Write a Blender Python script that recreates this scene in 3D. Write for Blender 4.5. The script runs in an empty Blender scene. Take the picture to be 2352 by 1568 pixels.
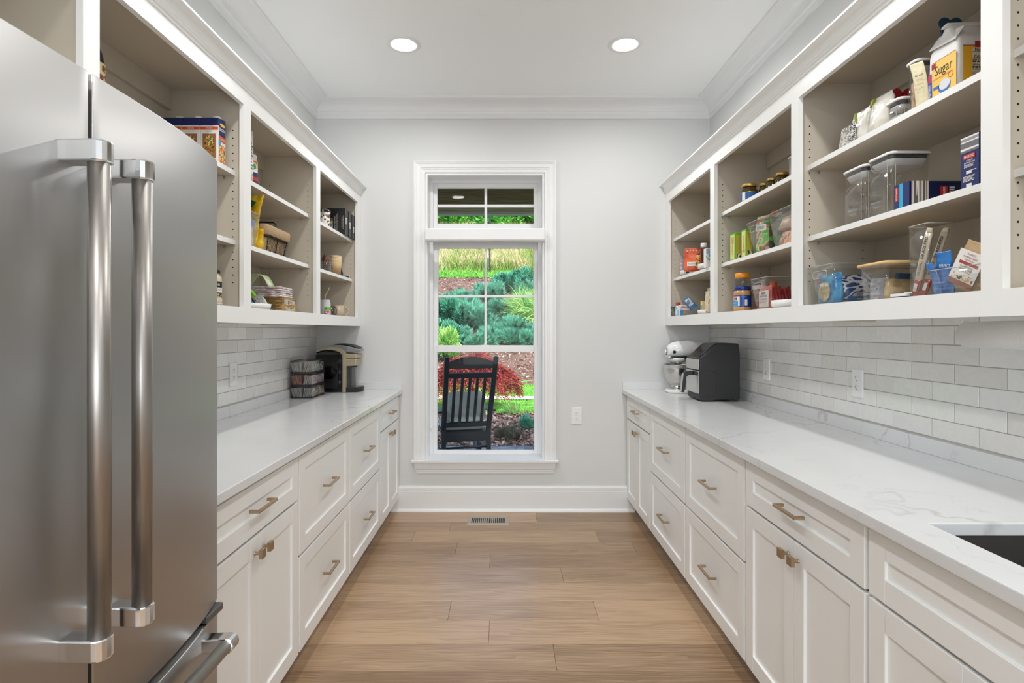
import bpy, bmesh, math, random
import numpy as np
from mathutils import Vector, Matrix, noise as mnoise
PI = math.pi
S = bpy.context.scene
COL = S.collection
R = random.Random(7)

# ------------------------------------------------------------------ camera, world, lamps
EYE = 1.359
cam_d = bpy.data.cameras.new('camera'); cam = bpy.data.objects.new('camera', cam_d); COL.objects.link(cam)
cam.location = (0, 0, EYE); cam.rotation_euler = (PI/2, 0, 0)
cam_d.sensor_width = 36; cam_d.lens = 1300/2352*36
cam_d.shift_x = 13/2352; cam_d.shift_y = -26/2352; cam_d.clip_start = .02; cam_d.clip_end = 200
S.camera = cam
S.view_settings.view_transform = 'Standard'; S.view_settings.look = 'None'
S.view_settings.gamma = 1; S.view_settings.use_curve_mapping = False
S.view_settings.exposure = 0.10
S.cycles.max_bounces = 10; S.cycles.diffuse_bounces = 8; S.cycles.glossy_bounces = 5
S.cycles.transmission_bounces = 8; S.cycles.transparent_max_bounces = 24
S.cycles.sample_clamp_indirect = 6
S.cycles.caustics_reflective = False; S.cycles.caustics_refractive = False

w = bpy.data.worlds.new('sky'); S.world = w; w.use_nodes = True
nt = w.node_tree; bgn = nt.nodes['Background']
sky = nt.nodes.new('ShaderNodeTexSky'); sky.sky_type = 'NISHITA'; sky.sun_disc = False
sky.sun_elevation = math.radians(52); sky.sun_rotation = math.radians(150); sky.air_density = 1.0; sky.dust_density = 3.0
nt.links.new(sky.outputs[0], bgn.inputs[0]); bgn.inputs[1].default_value = 0.5

sun_d = bpy.data.lights.new('sun', 'SUN'); sun_d.energy = 3.2; sun_d.angle = math.radians(12); sun_d.color = (1, .96, .88)
sun = bpy.data.objects.new('sun', sun_d); COL.objects.link(sun); sun.rotation_euler = (math.radians(42), math.radians(12), 0)

CAN_W = 9.4
CANS = [(-.615, 3.39), (.712, 3.39), (-.615, 1.65), (.712, 1.65), (-.615, -.2), (.712, -.2), (-.615, -2.0), (.712, -2.0)]
CEIL = 3.07
# added area light, unseen behind the camera, fills the room from the rear
fill_d = bpy.data.lights.new('rear_fill', 'AREA'); fill_d.shape = 'RECTANGLE'; fill_d.size = 2.5; fill_d.size_y = 2.0; fill_d.energy = 84
fill_d.color = (.88, .95, 1)
fill_o = bpy.data.objects.new('rear_fill', fill_d); COL.objects.link(fill_o); fill_o.location = (.05, -3.72, 1.45); fill_o.rotation_euler = (PI/2+.06, 0, 0)

# ------------------------------------------------------------------ materials
MATS = {}
def lin(c):
    return tuple(((x/255)/12.92 if x/255 <= .04045 else (((x/255)+.055)/1.055)**2.4) for x in c)
def mat(name, col, rough=.5, metal=0, bump=None, **kw):
    """col in linear 0..1; bump=(scale, strength)"""
    if name in MATS: return MATS[name]
    m = bpy.data.materials.new(name); m.use_nodes = True; n = m.node_tree; b = n.nodes['Principled BSDF']
    b.inputs['Base Color'].default_value = (*col, 1); b.inputs['Roughness'].default_value = rough; b.inputs['Metallic'].default_value = metal
    for k, v in kw.items(): b.inputs[k].default_value = v
    tc = n.nodes.new('ShaderNodeTexCoord'); nz = n.nodes.new('ShaderNodeTexNoise')
    sc, st = bump or (60, .02)
    nz.inputs['Scale'].default_value = sc; nz.inputs['Detail'].default_value = 3
    n.links.new(tc.outputs['Object'], nz.inputs['Vector'])
    bp = n.nodes.new('ShaderNodeBump'); bp.inputs['Strength'].default_value = st; bp.inputs['Distance'].default_value = .002
    n.links.new(nz.outputs[0], bp.inputs['Height']); n.links.new(bp.outputs[0], b.inputs['Normal'])
    MATS[name] = m; return m
def cm(name, rgb, rough=.5, metal=0, **kw): return mat(name, lin(rgb), rough, metal, **kw)
def rampmat(name, cols, scale=30, stretch=(1, 1, 1), rough=.45, kind='NOISE', pos=None, interp='CONSTANT', detail=2, bump=0):
    """printed artwork / mottled colour: blotches of the listed sRGB colours"""
    if name in MATS: return MATS[name]
    m = bpy.data.materials.new(name); m.use_nodes = True; n = m.node_tree; b = n.nodes['Principled BSDF']; b.inputs['Roughness'].default_value = rough
    tc = n.nodes.new('ShaderNodeTexCoord'); mp = n.nodes.new('ShaderNodeMapping'); mp.inputs['Scale'].default_value = stretch
    n.links.new(tc.outputs['Object'], mp.inputs[0])
    t = n.nodes.new('ShaderNodeTexNoise' if kind == 'NOISE' else 'ShaderNodeTexVoronoi'); t.inputs['Scale'].default_value = scale
    if kind == 'NOISE': t.inputs['Detail'].default_value = detail
    n.links.new(mp.outputs[0], t.inputs['Vector'])
    r = n.nodes.new('ShaderNodeValToRGB'); r.color_ramp.interpolation = interp
    k = len(cols); el = r.color_ramp.elements
    while len(el) < k: el.new(.5)
    for i, c in enumerate(cols):
        el[i].position = pos[i] if pos else (0 if i == 0 else .32 + .36*i/k)
        el[i].color = (*lin(c), 1)
    n.links.new(t.outputs['Fac'] if kind == 'NOISE' else t.outputs['Distance'], r.inputs[0]); n.links.new(r.outputs[0], b.inputs['Base Color'])
    if bump:
        bp = n.nodes.new('ShaderNodeBump'); bp.inputs['Strength'].default_value = bump; bp.inputs['Distance'].default_value = .004
        n.links.new(t.outputs[0], bp.inputs['Height']); n.links.new(bp.outputs[0], b.inputs['Normal'])
    MATS[name] = m; return m
def clearmat(name, tint=(.93, .94, .94), fac=.5, rough=.05, ior=1.45):
    if name in MATS: return MATS[name]
    m = bpy.data.materials.new(name); m.use_nodes = True; n = m.node_tree; n.nodes.remove(n.nodes['Principled BSDF'])
    o = n.nodes['Material Output']; tr = n.nodes.new('ShaderNodeBsdfTransparent'); tr.inputs[0].default_value = (*tint, 1)
    gl = n.nodes.new('ShaderNodeBsdfGlossy'); gl.inputs['Roughness'].default_value = rough; gl.inputs[0].default_value = (.95, .95, .95, 1)
    lw = n.nodes.new('ShaderNodeLayerWeight'); lw.inputs[0].default_value = .5
    pw = n.nodes.new('ShaderNodeMath'); pw.operation = 'POWER'; pw.inputs[1].default_value = 4.0
    mu = n.nodes.new('ShaderNodeMath'); mu.operation = 'MULTIPLY_ADD'; mu.inputs[1].default_value = fac*.7; mu.inputs[2].default_value = .045*fac
    mx = n.nodes.new('ShaderNodeMixShader'); n.links.new(lw.outputs['Facing'], pw.inputs[0]); n.links.new(pw.outputs[0], mu.inputs[0]); n.links.new(mu.outputs[0], mx.inputs[0])
    n.links.new(tr.outputs[0], mx.inputs[1]); n.links.new(gl.outputs[0], mx.inputs[2]); n.links.new(mx.outputs[0], o.inputs[0])
    MATS[name] = m; return m
def emit(name, col, s):
    m = bpy.data.materials.new(name); m.use_nodes = True; b = m.node_tree.nodes['Principled BSDF']
    b.inputs['Emission Color'].default_value = (*col, 1); b.inputs['Emission Strength'].default_value = s; return m

CABW = mat('cabinet_paint', (.86, .865, .855), .38, bump=(90, .015))
CABIN = mat('cabinet_interior', (.56, .51, .43), .5, bump=(300, .03))
WALL = mat('wall_paint', (.675, .682, .680), .7, bump=(220, .05))
CEILM = mat('ceiling_paint', (.87, .885, .89), .8, bump=(220, .05))
TRIM = mat('trim_paint', (.78, .785, .79), .35)
BLACK = mat('black_plastic', (.008, .008, .009), .42)
WHITEP = mat('white_plastic', (.80, .80, .80), .35)
CHROME = mat('chrome', (.78, .79, .80), .12, 1)
STEEL2 = mat('polished_steel', (.62, .61, .59), .22, 1)
BRONZE = mat('champagne_bronze', (.46, .34, .22), .32, 1)
CLEAR = clearmat('clear_plastic', (.988, .989, .989), .9)
GLASS = clearmat('window_glass', (.99, .995, .995), .08, .0)
DARKHOLE = mat('dark_hole', (.02, .018, .015), .9)
RIMM = mat('clear_plastic_rim', (.46, .455, .44), .12)

def quartz():
    m = bpy.data.materials.new('veined_quartz'); m.use_nodes = True; n = m.node_tree; b = n.nodes['Principled BSDF']
    b.inputs['Roughness'].default_value = .16
    L = n.links.new
    tc = n.nodes.new('ShaderNodeTexCoord')
    def veins(scale, dist, width, off):
        mp = n.nodes.new('ShaderNodeMapping'); mp.inputs['Location'].default_value = off; mp.inputs['Rotation'].default_value = (.2, .3, .7); L(tc.outputs['Object'], mp.inputs[0])
        nz = n.nodes.new('ShaderNodeTexNoise'); nz.inputs['Scale'].default_value = scale; nz.inputs['Detail'].default_value = 5; nz.inputs['Roughness'].default_value = .5; nz.inputs['Distortion'].default_value = dist
        L(mp.outputs[0], nz.inputs['Vector'])
        s = n.nodes.new('ShaderNodeMath'); s.operation = 'SUBTRACT'; s.inputs[1].default_value = .5; L(nz.outputs[0], s.inputs[0])
        a = n.nodes.new('ShaderNodeMath'); a.operation = 'ABSOLUTE'; L(s.outputs[0], a.inputs[0])
        r = n.nodes.new('ShaderNodeMapRange'); r.inputs[1].default_value = 0; r.inputs[2].default_value = width; r.inputs[3].default_value = 1; r.inputs[4].default_value = 0; L(a.outputs[0], r.inputs[0])
        # broken up along its run
        k = n.nodes.new('ShaderNodeTexNoise'); k.inputs['Scale'].default_value = scale*1.7; L(mp.outputs[0], k.inputs['Vector'])
        kr = n.nodes.new('ShaderNodeMapRange'); kr.inputs[1].default_value = .36; kr.inputs[2].default_value = .52; L(k.outputs[0], kr.inputs[0])
        mu = n.nodes.new('ShaderNodeMath'); mu.operation = 'MULTIPLY'; L(r.outputs[0], mu.inputs[0]); L(kr.outputs[0], mu.inputs[1])
        return mu
    a = veins(1.15, .25, .0060, (3.1, .7, 1.2)); c = veins(2.6, .35, .0050, (7.3, 2.2, .4))
    ad = n.nodes.new('ShaderNodeMath'); ad.operation = 'MULTIPLY_ADD'; ad.inputs[1].default_value = .45; L(c.outputs[0], ad.inputs[0]); L(a.outputs[0], ad.inputs[2])
    ad.use_clamp = True
    cl = n.nodes.new('ShaderNodeTexNoise'); cl.inputs['Scale'].default_value = 5; L(tc.outputs['Object'], cl.inputs['Vector'])
    base = n.nodes.new('ShaderNodeMixRGB'); base.inputs[1].default_value = (.66, .67, .68, 1); base.inputs[2].default_value = (.73, .735, .74, 1); L(cl.outputs[0], base.inputs[0])
    mx = n.nodes.new('ShaderNodeMixRGB'); mx.inputs[2].default_value = (.40, .385, .37, 1); L(base.outputs[0], mx.inputs[1])
    sc = n.nodes.new('ShaderNodeMath'); sc.operation = 'MULTIPLY'; sc.inputs[1].default_value = .5; L(ad.outputs[0], sc.inputs[0]); L(sc.outputs[0], mx.inputs[0])
    L(mx.outputs[0], b.inputs['Base Color']); return m
QUARTZ = quartz()

def tilemat():
    m = bpy.data.materials.new('glazed_handmade_tile'); m.use_nodes = True; n = m.node_tree; b = n.nodes['Principled BSDF']; L = n.links.new
    b.inputs['Roughness'].default_value = .13
    tc = n.nodes.new('ShaderNodeTexCoord'); oi = n.nodes.new('ShaderNodeObjectInfo')
    sh = n.nodes.new('ShaderNodeVectorMath'); sh.operation = 'MULTIPLY_ADD'; sh.inputs[1].default_value = (1, 1, 1)
    cv = n.nodes.new('ShaderNodeCombineXYZ'); mu = n.nodes.new('ShaderNodeMath'); mu.operation = 'MULTIPLY'; mu.inputs[1].default_value = 37.0
    L(oi.outputs['Random'], mu.inputs[0]); L(mu.outputs[0], cv.inputs[0]); L(tc.outputs['Object'], sh.inputs[0]); L(cv.outputs[0], sh.inputs[2])
    r = n.nodes.new('ShaderNodeValToRGB'); r.color_ramp.elements[0].color = (.72, .705, .675, 1); r.color_ramp.elements[1].color = (.83, .83, .82, 1)
    L(oi.outputs['Random'], r.inputs[0])
    nz = n.nodes.new('ShaderNodeTexNoise'); nz.inputs['Scale'].default_value = 24; nz.inputs['Detail'].default_value = 2.5; nz.inputs['Distortion'].default_value = 1.6; L(sh.outputs[0], nz.inputs['Vector'])
    mx = n.nodes.new('ShaderNodeMixRGB'); mx.blend_type = 'MULTIPLY'; mx.inputs[0].default_value = .12; L(r.outputs[0], mx.inputs[1]); L(nz.outputs[0], mx.inputs[2])
    L(mx.outputs[0], b.inputs['Base Color'])
    bp = n.nodes.new('ShaderNodeBump'); bp.inputs['Strength'].default_value = .7; bp.inputs['Distance'].default_value = .0026; L(nz.outputs[0], bp.inputs['Height']); L(bp.outputs[0], b.inputs['Normal'])
    return m
TILE = tilemat()
GROUT = mat('grout', (.50, .49, .46), .9)

def oak():
    m = bpy.data.materials.new('oak_plank'); m.use_nodes = True; n = m.node_tree; b = n.nodes['Principled BSDF']; L = n.links.new
    tc = n.nodes.new('ShaderNodeTexCoord'); oi = n.nodes.new('ShaderNodeObjectInfo')
    cv = n.nodes.new('ShaderNodeCombineXYZ'); mu = n.nodes.new('ShaderNodeMath'); mu.operation = 'MULTIPLY'; mu.inputs[1].default_value = 53.0
    L(oi.outputs['Random'], mu.inputs[0]); L(mu.outputs[0], cv.inputs[0]); L(mu.outputs[0], cv.inputs[1])
    ad = n.nodes.new('ShaderNodeVectorMath'); ad.operation = 'ADD'; L(tc.outputs['Object'], ad.inputs[0]); L(cv.outputs[0], ad.inputs[1])
    def nz(scale, st, det, dist=0):
        mp = n.nodes.new('ShaderNodeMapping'); mp.inputs['Scale'].default_value = st; L(ad.outputs[0], mp.inputs[0])
        t = n.nodes.new('ShaderNodeTexNoise'); t.inputs['Scale'].default_value = scale; t.inputs['Detail'].default_value = det; t.inputs['Distortion'].default_value = dist; L(mp.outputs[0], t.inputs['Vector']); return t
    fine = nz(90, (.05, 1.3, 1), 5, .2); broad = nz(7, (.22, 1.6, 1), 4, 1.5); tone = nz(2.2, (.6, 1, 1), 2)
    # cathedral rings
    wv = n.nodes.new('ShaderNodeTexWave'); wv.bands_direction = 'Y'; wv.inputs['Scale'].default_value = 16; wv.inputs['Distortion'].default_value = 14; wv.inputs['Detail'].default_value = 2; wv.inputs['Detail Scale'].default_value = .8; wv.wave_profile = 'SAW'
    mp = n.nodes.new('ShaderNodeMapping'); mp.inputs['Scale'].default_value = (.22, 1, 1); L(ad.outputs[0], mp.inputs[0]); L(mp.outputs[0], wv.inputs['Vector'])
    r = n.nodes.new('ShaderNodeValToRGB'); e = r.color_ramp.elements; e[0].position = .30; e[0].color = (.225, .138, .075, 1); e[1].position = .68; e[1].color = (.49, .335, .21, 1)
    s1 = n.nodes.new('ShaderNodeMath'); s1.operation = 'MULTIPLY_ADD'; s1.inputs[1].default_value = .45; L(fine.outputs[0], s1.inputs[0])
    s2 = n.nodes.new('ShaderNodeMath'); s2.operation = 'MULTIPLY_ADD'; s2.inputs[1].default_value = .35; L(broad.outputs[0], s2.inputs[0])
    s3 = n.nodes.new('ShaderNodeMath'); s3.operation = 'MULTIPLY'; s3.inputs[1].default_value = .13; L(wv.outputs['Fac'], s3.inputs[0]); L(s3.outputs[0], s2.inputs[2])
    L(s2.outputs[0], s1.inputs[2])
    s4 = n.nodes.new('ShaderNodeMath'); s4.operation = 'MULTIPLY_ADD'; s4.inputs[1].default_value = .30; L(oi.outputs['Random'], s4.inputs[0]); L(s1.outputs[0], s4.inputs[2])
    s5 = n.nodes.new('ShaderNodeMath'); s5.operation = 'SUBTRACT'; s5.inputs[1].default_value = .11; L(s4.outputs[0], s5.inputs[0])
    L(s5.outputs[0], r.inputs[0])
    # knots
    vo = n.nodes.new('ShaderNodeTexVoronoi'); vo.inputs['Scale'].default_value = 2.1; mp2 = n.nodes.new('ShaderNodeMapping'); mp2.inputs['Scale'].default_value = (.8, 1.9, 1); L(ad.outputs[0], mp2.inputs[0]); L(mp2.outputs[0], vo.inputs['Vector'])
    kr = n.nodes.new('ShaderNodeMapRange'); kr.inputs[1].default_value = .010; kr.inputs[2].default_value = .075; kr.inputs[3].default_value = .85; kr.inputs[4].default_value = 0; L(vo.outputs['Distance'], kr.inputs[0])
    mx = n.nodes.new('ShaderNodeMixRGB'); mx.inputs[2].default_value = (.075, .04, .022, 1); L(kr.outputs[0], mx.inputs[0]); L(r.outputs[0], mx.inputs[1])
    L(mx.outputs[0], b.inputs['Base Color'])
    rr = n.nodes.new('ShaderNodeMapRange'); rr.inputs[3].default_value = .26; rr.inputs[4].default_value = .38; L(fine.outputs[0], rr.inputs[0]); L(rr.outputs[0], b.inputs['Roughness'])
    bp = n.nodes.new('ShaderNodeBump'); bp.inputs['Strength'].default_value = .25; bp.inputs['Distance'].default_value = .001; L(s1.outputs[0], bp.inputs['Height']); L(bp.outputs[0], b.inputs['Normal'])
    return m
OAK = oak()

def brushed(name, col, rough, stretch, aniso=0, bs=.03):
    m = bpy.data.materials.new(name); m.use_nodes = True; n = m.node_tree; b = n.nodes['Principled BSDF']; L = n.links.new
    b.inputs['Base Color'].default_value = (*col, 1); b.inputs['Metallic'].default_value = 1
    tc = n.nodes.new('ShaderNodeTexCoord'); mp = n.nodes.new('ShaderNodeMapping'); mp.inputs['Scale'].default_value = stretch; L(tc.outputs['Object'], mp.inputs[0])
    t = n.nodes.new('ShaderNodeTexNoise'); t.inputs['Scale'].default_value = 8; t.inputs['Detail'].default_value = 8; L(mp.outputs[0], t.inputs['Vector'])
    rr = n.nodes.new('ShaderNodeMapRange'); rr.inputs[3].default_value = rough-.012; rr.inputs[4].default_value = rough+.012; L(t.outputs[0], rr.inputs[0]); L(rr.outputs[0], b.inputs['Roughness'])
    bp = n.nodes.new('ShaderNodeBump'); bp.inputs['Strength'].default_value = bs; bp.inputs['Distance'].default_value = .0008; L(t.outputs[0], bp.inputs['Height']); L(bp.outputs[0], b.inputs['Normal'])
    if aniso:
        b.inputs['Anisotropic'].default_value = aniso
        tg = n.nodes.new('ShaderNodeTangent'); tg.direction_type = 'RADIAL'; tg.axis = 'Z'; L(tg.outputs[0], b.inputs['Tangent'])
    return m
STAINLESS = brushed('brushed_stainless', (.44, .435, .43), .38, (1, 1, 60), .6, 0)
HANDLE_STEEL = brushed('brushed_handle_steel', (.36, .34, .32), .38, (60, 60, .25), 0, .002)

# ------------------------------------------------------------------ geometry helpers
class G:
    def __init__(s): s.v = []; s.f = []; s.sm = []
    def add(s, vs, fs, smooth=False):
        o = len(s.v); s.v += [tuple(map(float, p)) for p in vs]; s.f += [tuple(o+i for i in f) for f in fs]; s.sm += [smooth]*len(fs); return s
    def box(s, x0, x1, y0, y1, z0, z1):
        x0, x1 = min(x0, x1), max(x0, x1); y0, y1 = min(y0, y1), max(y0, y1); z0, z1 = min(z0, z1), max(z0, z1)
        return s.add([(x0,y0,z0),(x1,y0,z0),(x1,y1,z0),(x0,y1,z0),(x0,y0,z1),(x1,y0,z1),(x1,y1,z1),(x0,y1,z1)],
                     [(0,3,2,1),(4,5,6,7),(0,1,5,4),(1,2,6,5),(2,3,7,6),(3,0,4,7)])
    def loft(s, rings, cap0=True, cap1=True, smooth=True, closed=True):
        n = len(rings[0]); vs = [p for r in rings for p in r]; fs = []
        for i in range(len(rings)-1):
            for j in range(n if closed else n-1):
                a = i*n+j; b = i*n+(j+1) % n; fs.append((a, b, b+n, a+n))
        s.add(vs, fs, smooth)
        if cap0: s.add(rings[0], [tuple(range(n))[::-1]])
        if cap1: s.add(rings[-1], [tuple(range(n))])
        return s
    def lathe(s, prof, c=(0, 0, 0), seg=24, axis='z', cap0=True, cap1=True):
        rings = []
        for r, h in prof:
            ring = []
            for k in range(seg):
                a = 2*PI*k/seg; u, v = r*math.cos(a), r*math.sin(a)
                p = (u, v, h) if axis == 'z' else ((h, u, v) if axis == 'x' else (v, h, u))
                ring.append((c[0]+p[0], c[1]+p[1], c[2]+p[2]))
            rings.append(ring)
        return s.loft(rings, cap0, cap1)
    def tube(s, path, r, seg=8, closed=False):
        P = [Vector(p) for p in path]; n = len(P); rings = []; prev = None
        for i, p in enumerate(P):
            t = (P[(i+1) % n]-P[i-1]) if closed else (P[min(i+1, n-1)]-P[max(i-1, 0)])
            t.normalize()
            if prev is None:
                u = t.cross(Vector((0, 0, 1)));
                if u.length < .1: u = t.cross(Vector((1, 0, 0)))
            else: u = prev - t*prev.dot(t)
            u.normalize(); prev = u; v = t.cross(u); rr = r[i] if isinstance(r, (list, tuple)) else r
            rings.append([tuple(p+(u*math.cos(2*PI*k/seg)+v*math.sin(2*PI*k/seg))*rr) for k in range(seg)])
        if closed: rings.append(rings[0]); return s.loft(rings, False, False)
        return s.loft(rings)
    def prism(s, poly, d0, d1, axis='y', smooth=False):
        """poly of 2D points; axis y: (x,z); axis x: (y,z); axis z: (x,y)"""
        def m(p, d): return (p[0], d, p[1]) if axis == 'y' else ((d, p[0], p[1]) if axis == 'x' else (p[0], p[1], d))
        return s.loft([[m(p, d0) for p in poly], [m(p, d1) for p in poly]], smooth=smooth)
    def xf(s, M):
        s.v = [tuple(M @ Vector(p)) for p in s.v]; return s
    def shift(s, d): s.v = [(p[0]+d[0], p[1]+d[1], p[2]+d[2]) for p in s.v]; return s
    def mesh(s, name, m):
        me = bpy.data.meshes.new(name); me.from_pydata(s.v, [], s.f)
        me.polygons.foreach_set('use_smooth', s.sm)
        bm = bmesh.new(); bm.from_mesh(me); bmesh.ops.remove_doubles(bm, verts=bm.verts, dist=1e-6); bmesh.ops.recalc_face_normals(bm, faces=bm.faces); bm.to_mesh(me); bm.free()
        me.materials.append(m); return me
ORG = {}
def link(o, parent=None):
    COL.objects.link(o)
    if parent is not None: o.parent = parent
    return o
def thing(name, label, cat, loc=(0, 0, 0), rz=0, group=None):
    o = bpy.data.objects.new(name, None); o.empty_display_size = .05; link(o); o.location = loc; o.rotation_euler = (0, 0, rz)
    o['label'] = label; o['category'] = cat; ORG[o.name] = Vector(loc)
    if group: o['group'] = group
    return o
def tag(o, label, cat, group=None):
    o['label'] = label; o['category'] = cat
    if group: o['group'] = group
    return o
def part(name, g, m, parent=None, world=False, bevel=0, label=None, seg=1, weld=True):
    """world=True: geometry was given in world coordinates (parent things unrotated)"""
    if world and parent is not None:
        o = ORG[parent.name]; g.shift((-o[0], -o[1], -o[2]))
    ob = bpy.data.objects.new(name, g.mesh(name, m)); link(ob, parent); ORG[ob.name] = ORG[parent.name] if parent is not None else Vector((0, 0, 0))
    if bevel:
        b = ob.modifiers.new('bevel', 'BEVEL'); b.width = bevel; b.segments = seg; b.limit_method = 'ANGLE'; b.angle_limit = .6; b.harden_normals = False
    if label: ob['label'] = label
    return ob
def struct(name, g, m, bevel=0):
    o = part(name, g, m, None, bevel=bevel); o['kind'] = 'structure'; return o
def copy_tree(o, parent=None):
    c = o.copy(); COL.objects.link(c); c.parent = parent; ORG[c.name] = ORG.get(o.name, Vector((0, 0, 0)))
    for ch in list(o.children): copy_tree(ch, c)
    return c
def sweep(path, prof, mapf, closed=False):
    """path: 2D polyline; prof: (a,b) with a = offset to the left of travel, b = third axis"""
    n = len(path); rings = []
    for i in range(n):
        p = Vector(path[i])
        d0 = (Vector(path[i])-Vector(path[i-1])).normalized() if (i > 0 or closed) else None
        d1 = (Vector(path[(i+1) % n])-Vector(path[i])).normalized() if (i < n-1 or closed) else None
        if d0 is None: d0 = d1
        if d1 is None: d1 = d0
        n0 = Vector((-d0.y, d0.x)); n1 = Vector((-d1.y, d1.x)); mm = n0+n1; mm = mm/ (mm.dot(n0)) if mm.length > 1e-6 else n0
        rings.append([mapf((p.x+mm.x*a, p.y+mm.y*a), b) for a, b in prof])
    g = G()
    if closed: rings.append(rings[0]); g.loft(rings, False, False, smooth=False)
    else: g.loft(rings, smooth=False)
    return g
def rrect(x0, x1, y0, y1, r, z, n=4):
    r = min(r, (x1-x0)/2-1e-4, (y1-y0)/2-1e-4); pts = []
    for cx, cy, a0 in ((x1-r, y1-r, 0), (x0+r, y1-r, 90), (x0+r, y0+r, 180), (x1-r, y0+r, 270)):
        for k in range(n+1):
            a = math.radians(a0+90*k/n); pts.append((cx+r*math.cos(a), cy+r*math.sin(a), z))
    return pts
_fontcache = {}
def text(s, size, loc, rot, m, parent, name='lettering', width=None, world=False, bold=0, align='CENTER'):
    key = (s, align, bold)
    if key not in _fontcache:
        c = bpy.data.curves.new('t', 'FONT'); c.body = s; c.align_x = align; c.align_y = 'CENTER'; c.size = 1; c.offset = bold; c.resolution_u = 2; c.space_line = 1.0
        o = bpy.data.objects.new('t', c); COL.objects.link(o); dg = bpy.context.evaluated_depsgraph_get()
        me = bpy.data.meshes.new_from_object(o.evaluated_get(dg)); bpy.data.objects.remove(o); _fontcache[key] = me
    me = _fontcache[key].copy(); me.name = name
    if len(me.vertices) == 0: return None
    co = np.empty(len(me.vertices)*3); me.vertices.foreach_get('co', co); co = co.reshape(-1, 3)
    k = size
    wd = co[:, 0].max()-co[:, 0].min()
    kx = k if width is None else width/wd
    co[:, 0] *= kx; co[:, 1] *= k; me.vertices.foreach_set('co', co.ravel())
    me.materials.clear(); me.materials.append(m)
    ob = bpy.data.objects.new(name, me); link(ob, parent)
    l = Vector(loc) - (ORG[parent.name] if world else Vector((0, 0, 0))); ob.location = l; ob.rotation_euler = rot; ORG[ob.name] = ORG[parent.name]
    return ob
NEAR = (PI/2, 0, 0); AL = (PI/2, 0, PI/2); AR = (PI/2, 0, -PI/2)     # facing -Y, +X (items on the left run), -X (items on the right run)

# world position along a side run: depth at which plane X = x crosses a given column of the photograph
def Y(px, x): return 1300*x/(px-1163)

class Box:
    """an upright carton; face frames for print"""
    def __init__(s, x0, x1, y0, y1, z0, z1): s.x0, s.x1, s.y0, s.y1, s.z0, s.z1 = x0, x1, y0, y1, z0, z1
    def pt(s, face, u, v, e=.0006):
        z = s.z0+(s.z1-s.z0)*v
        if face == 'near': return (s.x0+(s.x1-s.x0)*u, s.y0-e, z)
        if face == 'al': return (s.x1+e, s.y0+(s.y1-s.y0)*u, z)
        return (s.x0-e, s.y1-(s.y1-s.y0)*u, z)
    def size(s, face): return (s.x1-s.x0) if face == 'near' else (s.y1-s.y0), s.z1-s.z0
ROT = {'near': NEAR, 'al': AL, 'ar': AR}
def decal(th, B, face, u0, v0, u1, v1, m, name='label', e=.0006, r=0, ell=False):
    g = G()
    if ell:
        n = 20; ps = [B.pt(face, (u0+u1)/2+(u1-u0)/2*math.cos(2*PI*k/n), (v0+v1)/2+(v1-v0)/2*math.sin(2*PI*k/n), e) for k in range(n)]
        g.add(ps, [tuple(range(n))])
    else: g.add([B.pt(face, u0, v0, e), B.pt(face, u1, v0, e), B.pt(face, u1, v1, e), B.pt(face, u0, v1, e)], [(0, 1, 2, 3)])
    return part(name, g, m, th, world=True)
def dtext(th, B, face, u, v, size, s, m, width=None, e=.0012, bold=0, spin=0, name='lettering'):
    rot = ROT[face]
    if spin: rot = (Matrix.Rotation(rot[2], 4, 'Z') @ Matrix.Rotation(PI/2, 4, 'X') @ Matrix.Rotation(spin, 4, 'Z')).to_euler()
    return text(s, size, B.pt(face, u, v, e), rot, m, th, width=width, world=True, bold=bold, name=name)
def carton(name, label, cat, B, m, group=None, bevel=.0012):
    t = thing(name, label, cat, ((B.x0+B.x1)/2, (B.y0+B.y1)/2, B.z0), 0, group)
    part('box_body', G().box(B.x0, B.x1, B.y0, B.y1, B.z0, B.z1), m, t, world=True, bevel=bevel)
    return t
def lines(th, B, face, u0, u1, v0, v1, n, m, name='small_print'):
    """rows of small print too fine to read"""
    g = G(); rr = random.Random(n*7+int(v0*100))
    for i in range(n):
        v = v1-(v1-v0)*(i+.5)/n; h = (v1-v0)/n*.28; ue = u1-(u1-u0)*rr.uniform(0, .25)
        u = u0
        while u < ue:
            uu = min(u+(u1-u0)*rr.uniform(.05, .16), ue)
            g.add([B.pt(face, u, v-h, .0011), B.pt(face, uu, v-h, .0011), B.pt(face, uu, v+h, .0011), B.pt(face, u, v+h, .0011)], [(0, 1, 2, 3)])
            u = uu+(u1-u0)*.025
    return part(name, g, m, th, world=True)
PW = cm('print_white', (232, 230, 226)); PK = cm('print_black', (24, 24, 26)); PR = cm('print_red', (186, 38, 40)); PB = cm('print_navy', (22, 36, 98))
PBL = cm('print_blue', (40, 110, 190)); PG = cm('print_green', (70, 150, 60)); PY = cm('print_yellow', (236, 190, 70)); PO = cm('print_orange', (214, 84, 34)); PGR = cm('print_grey', (120, 118, 116))

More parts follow.
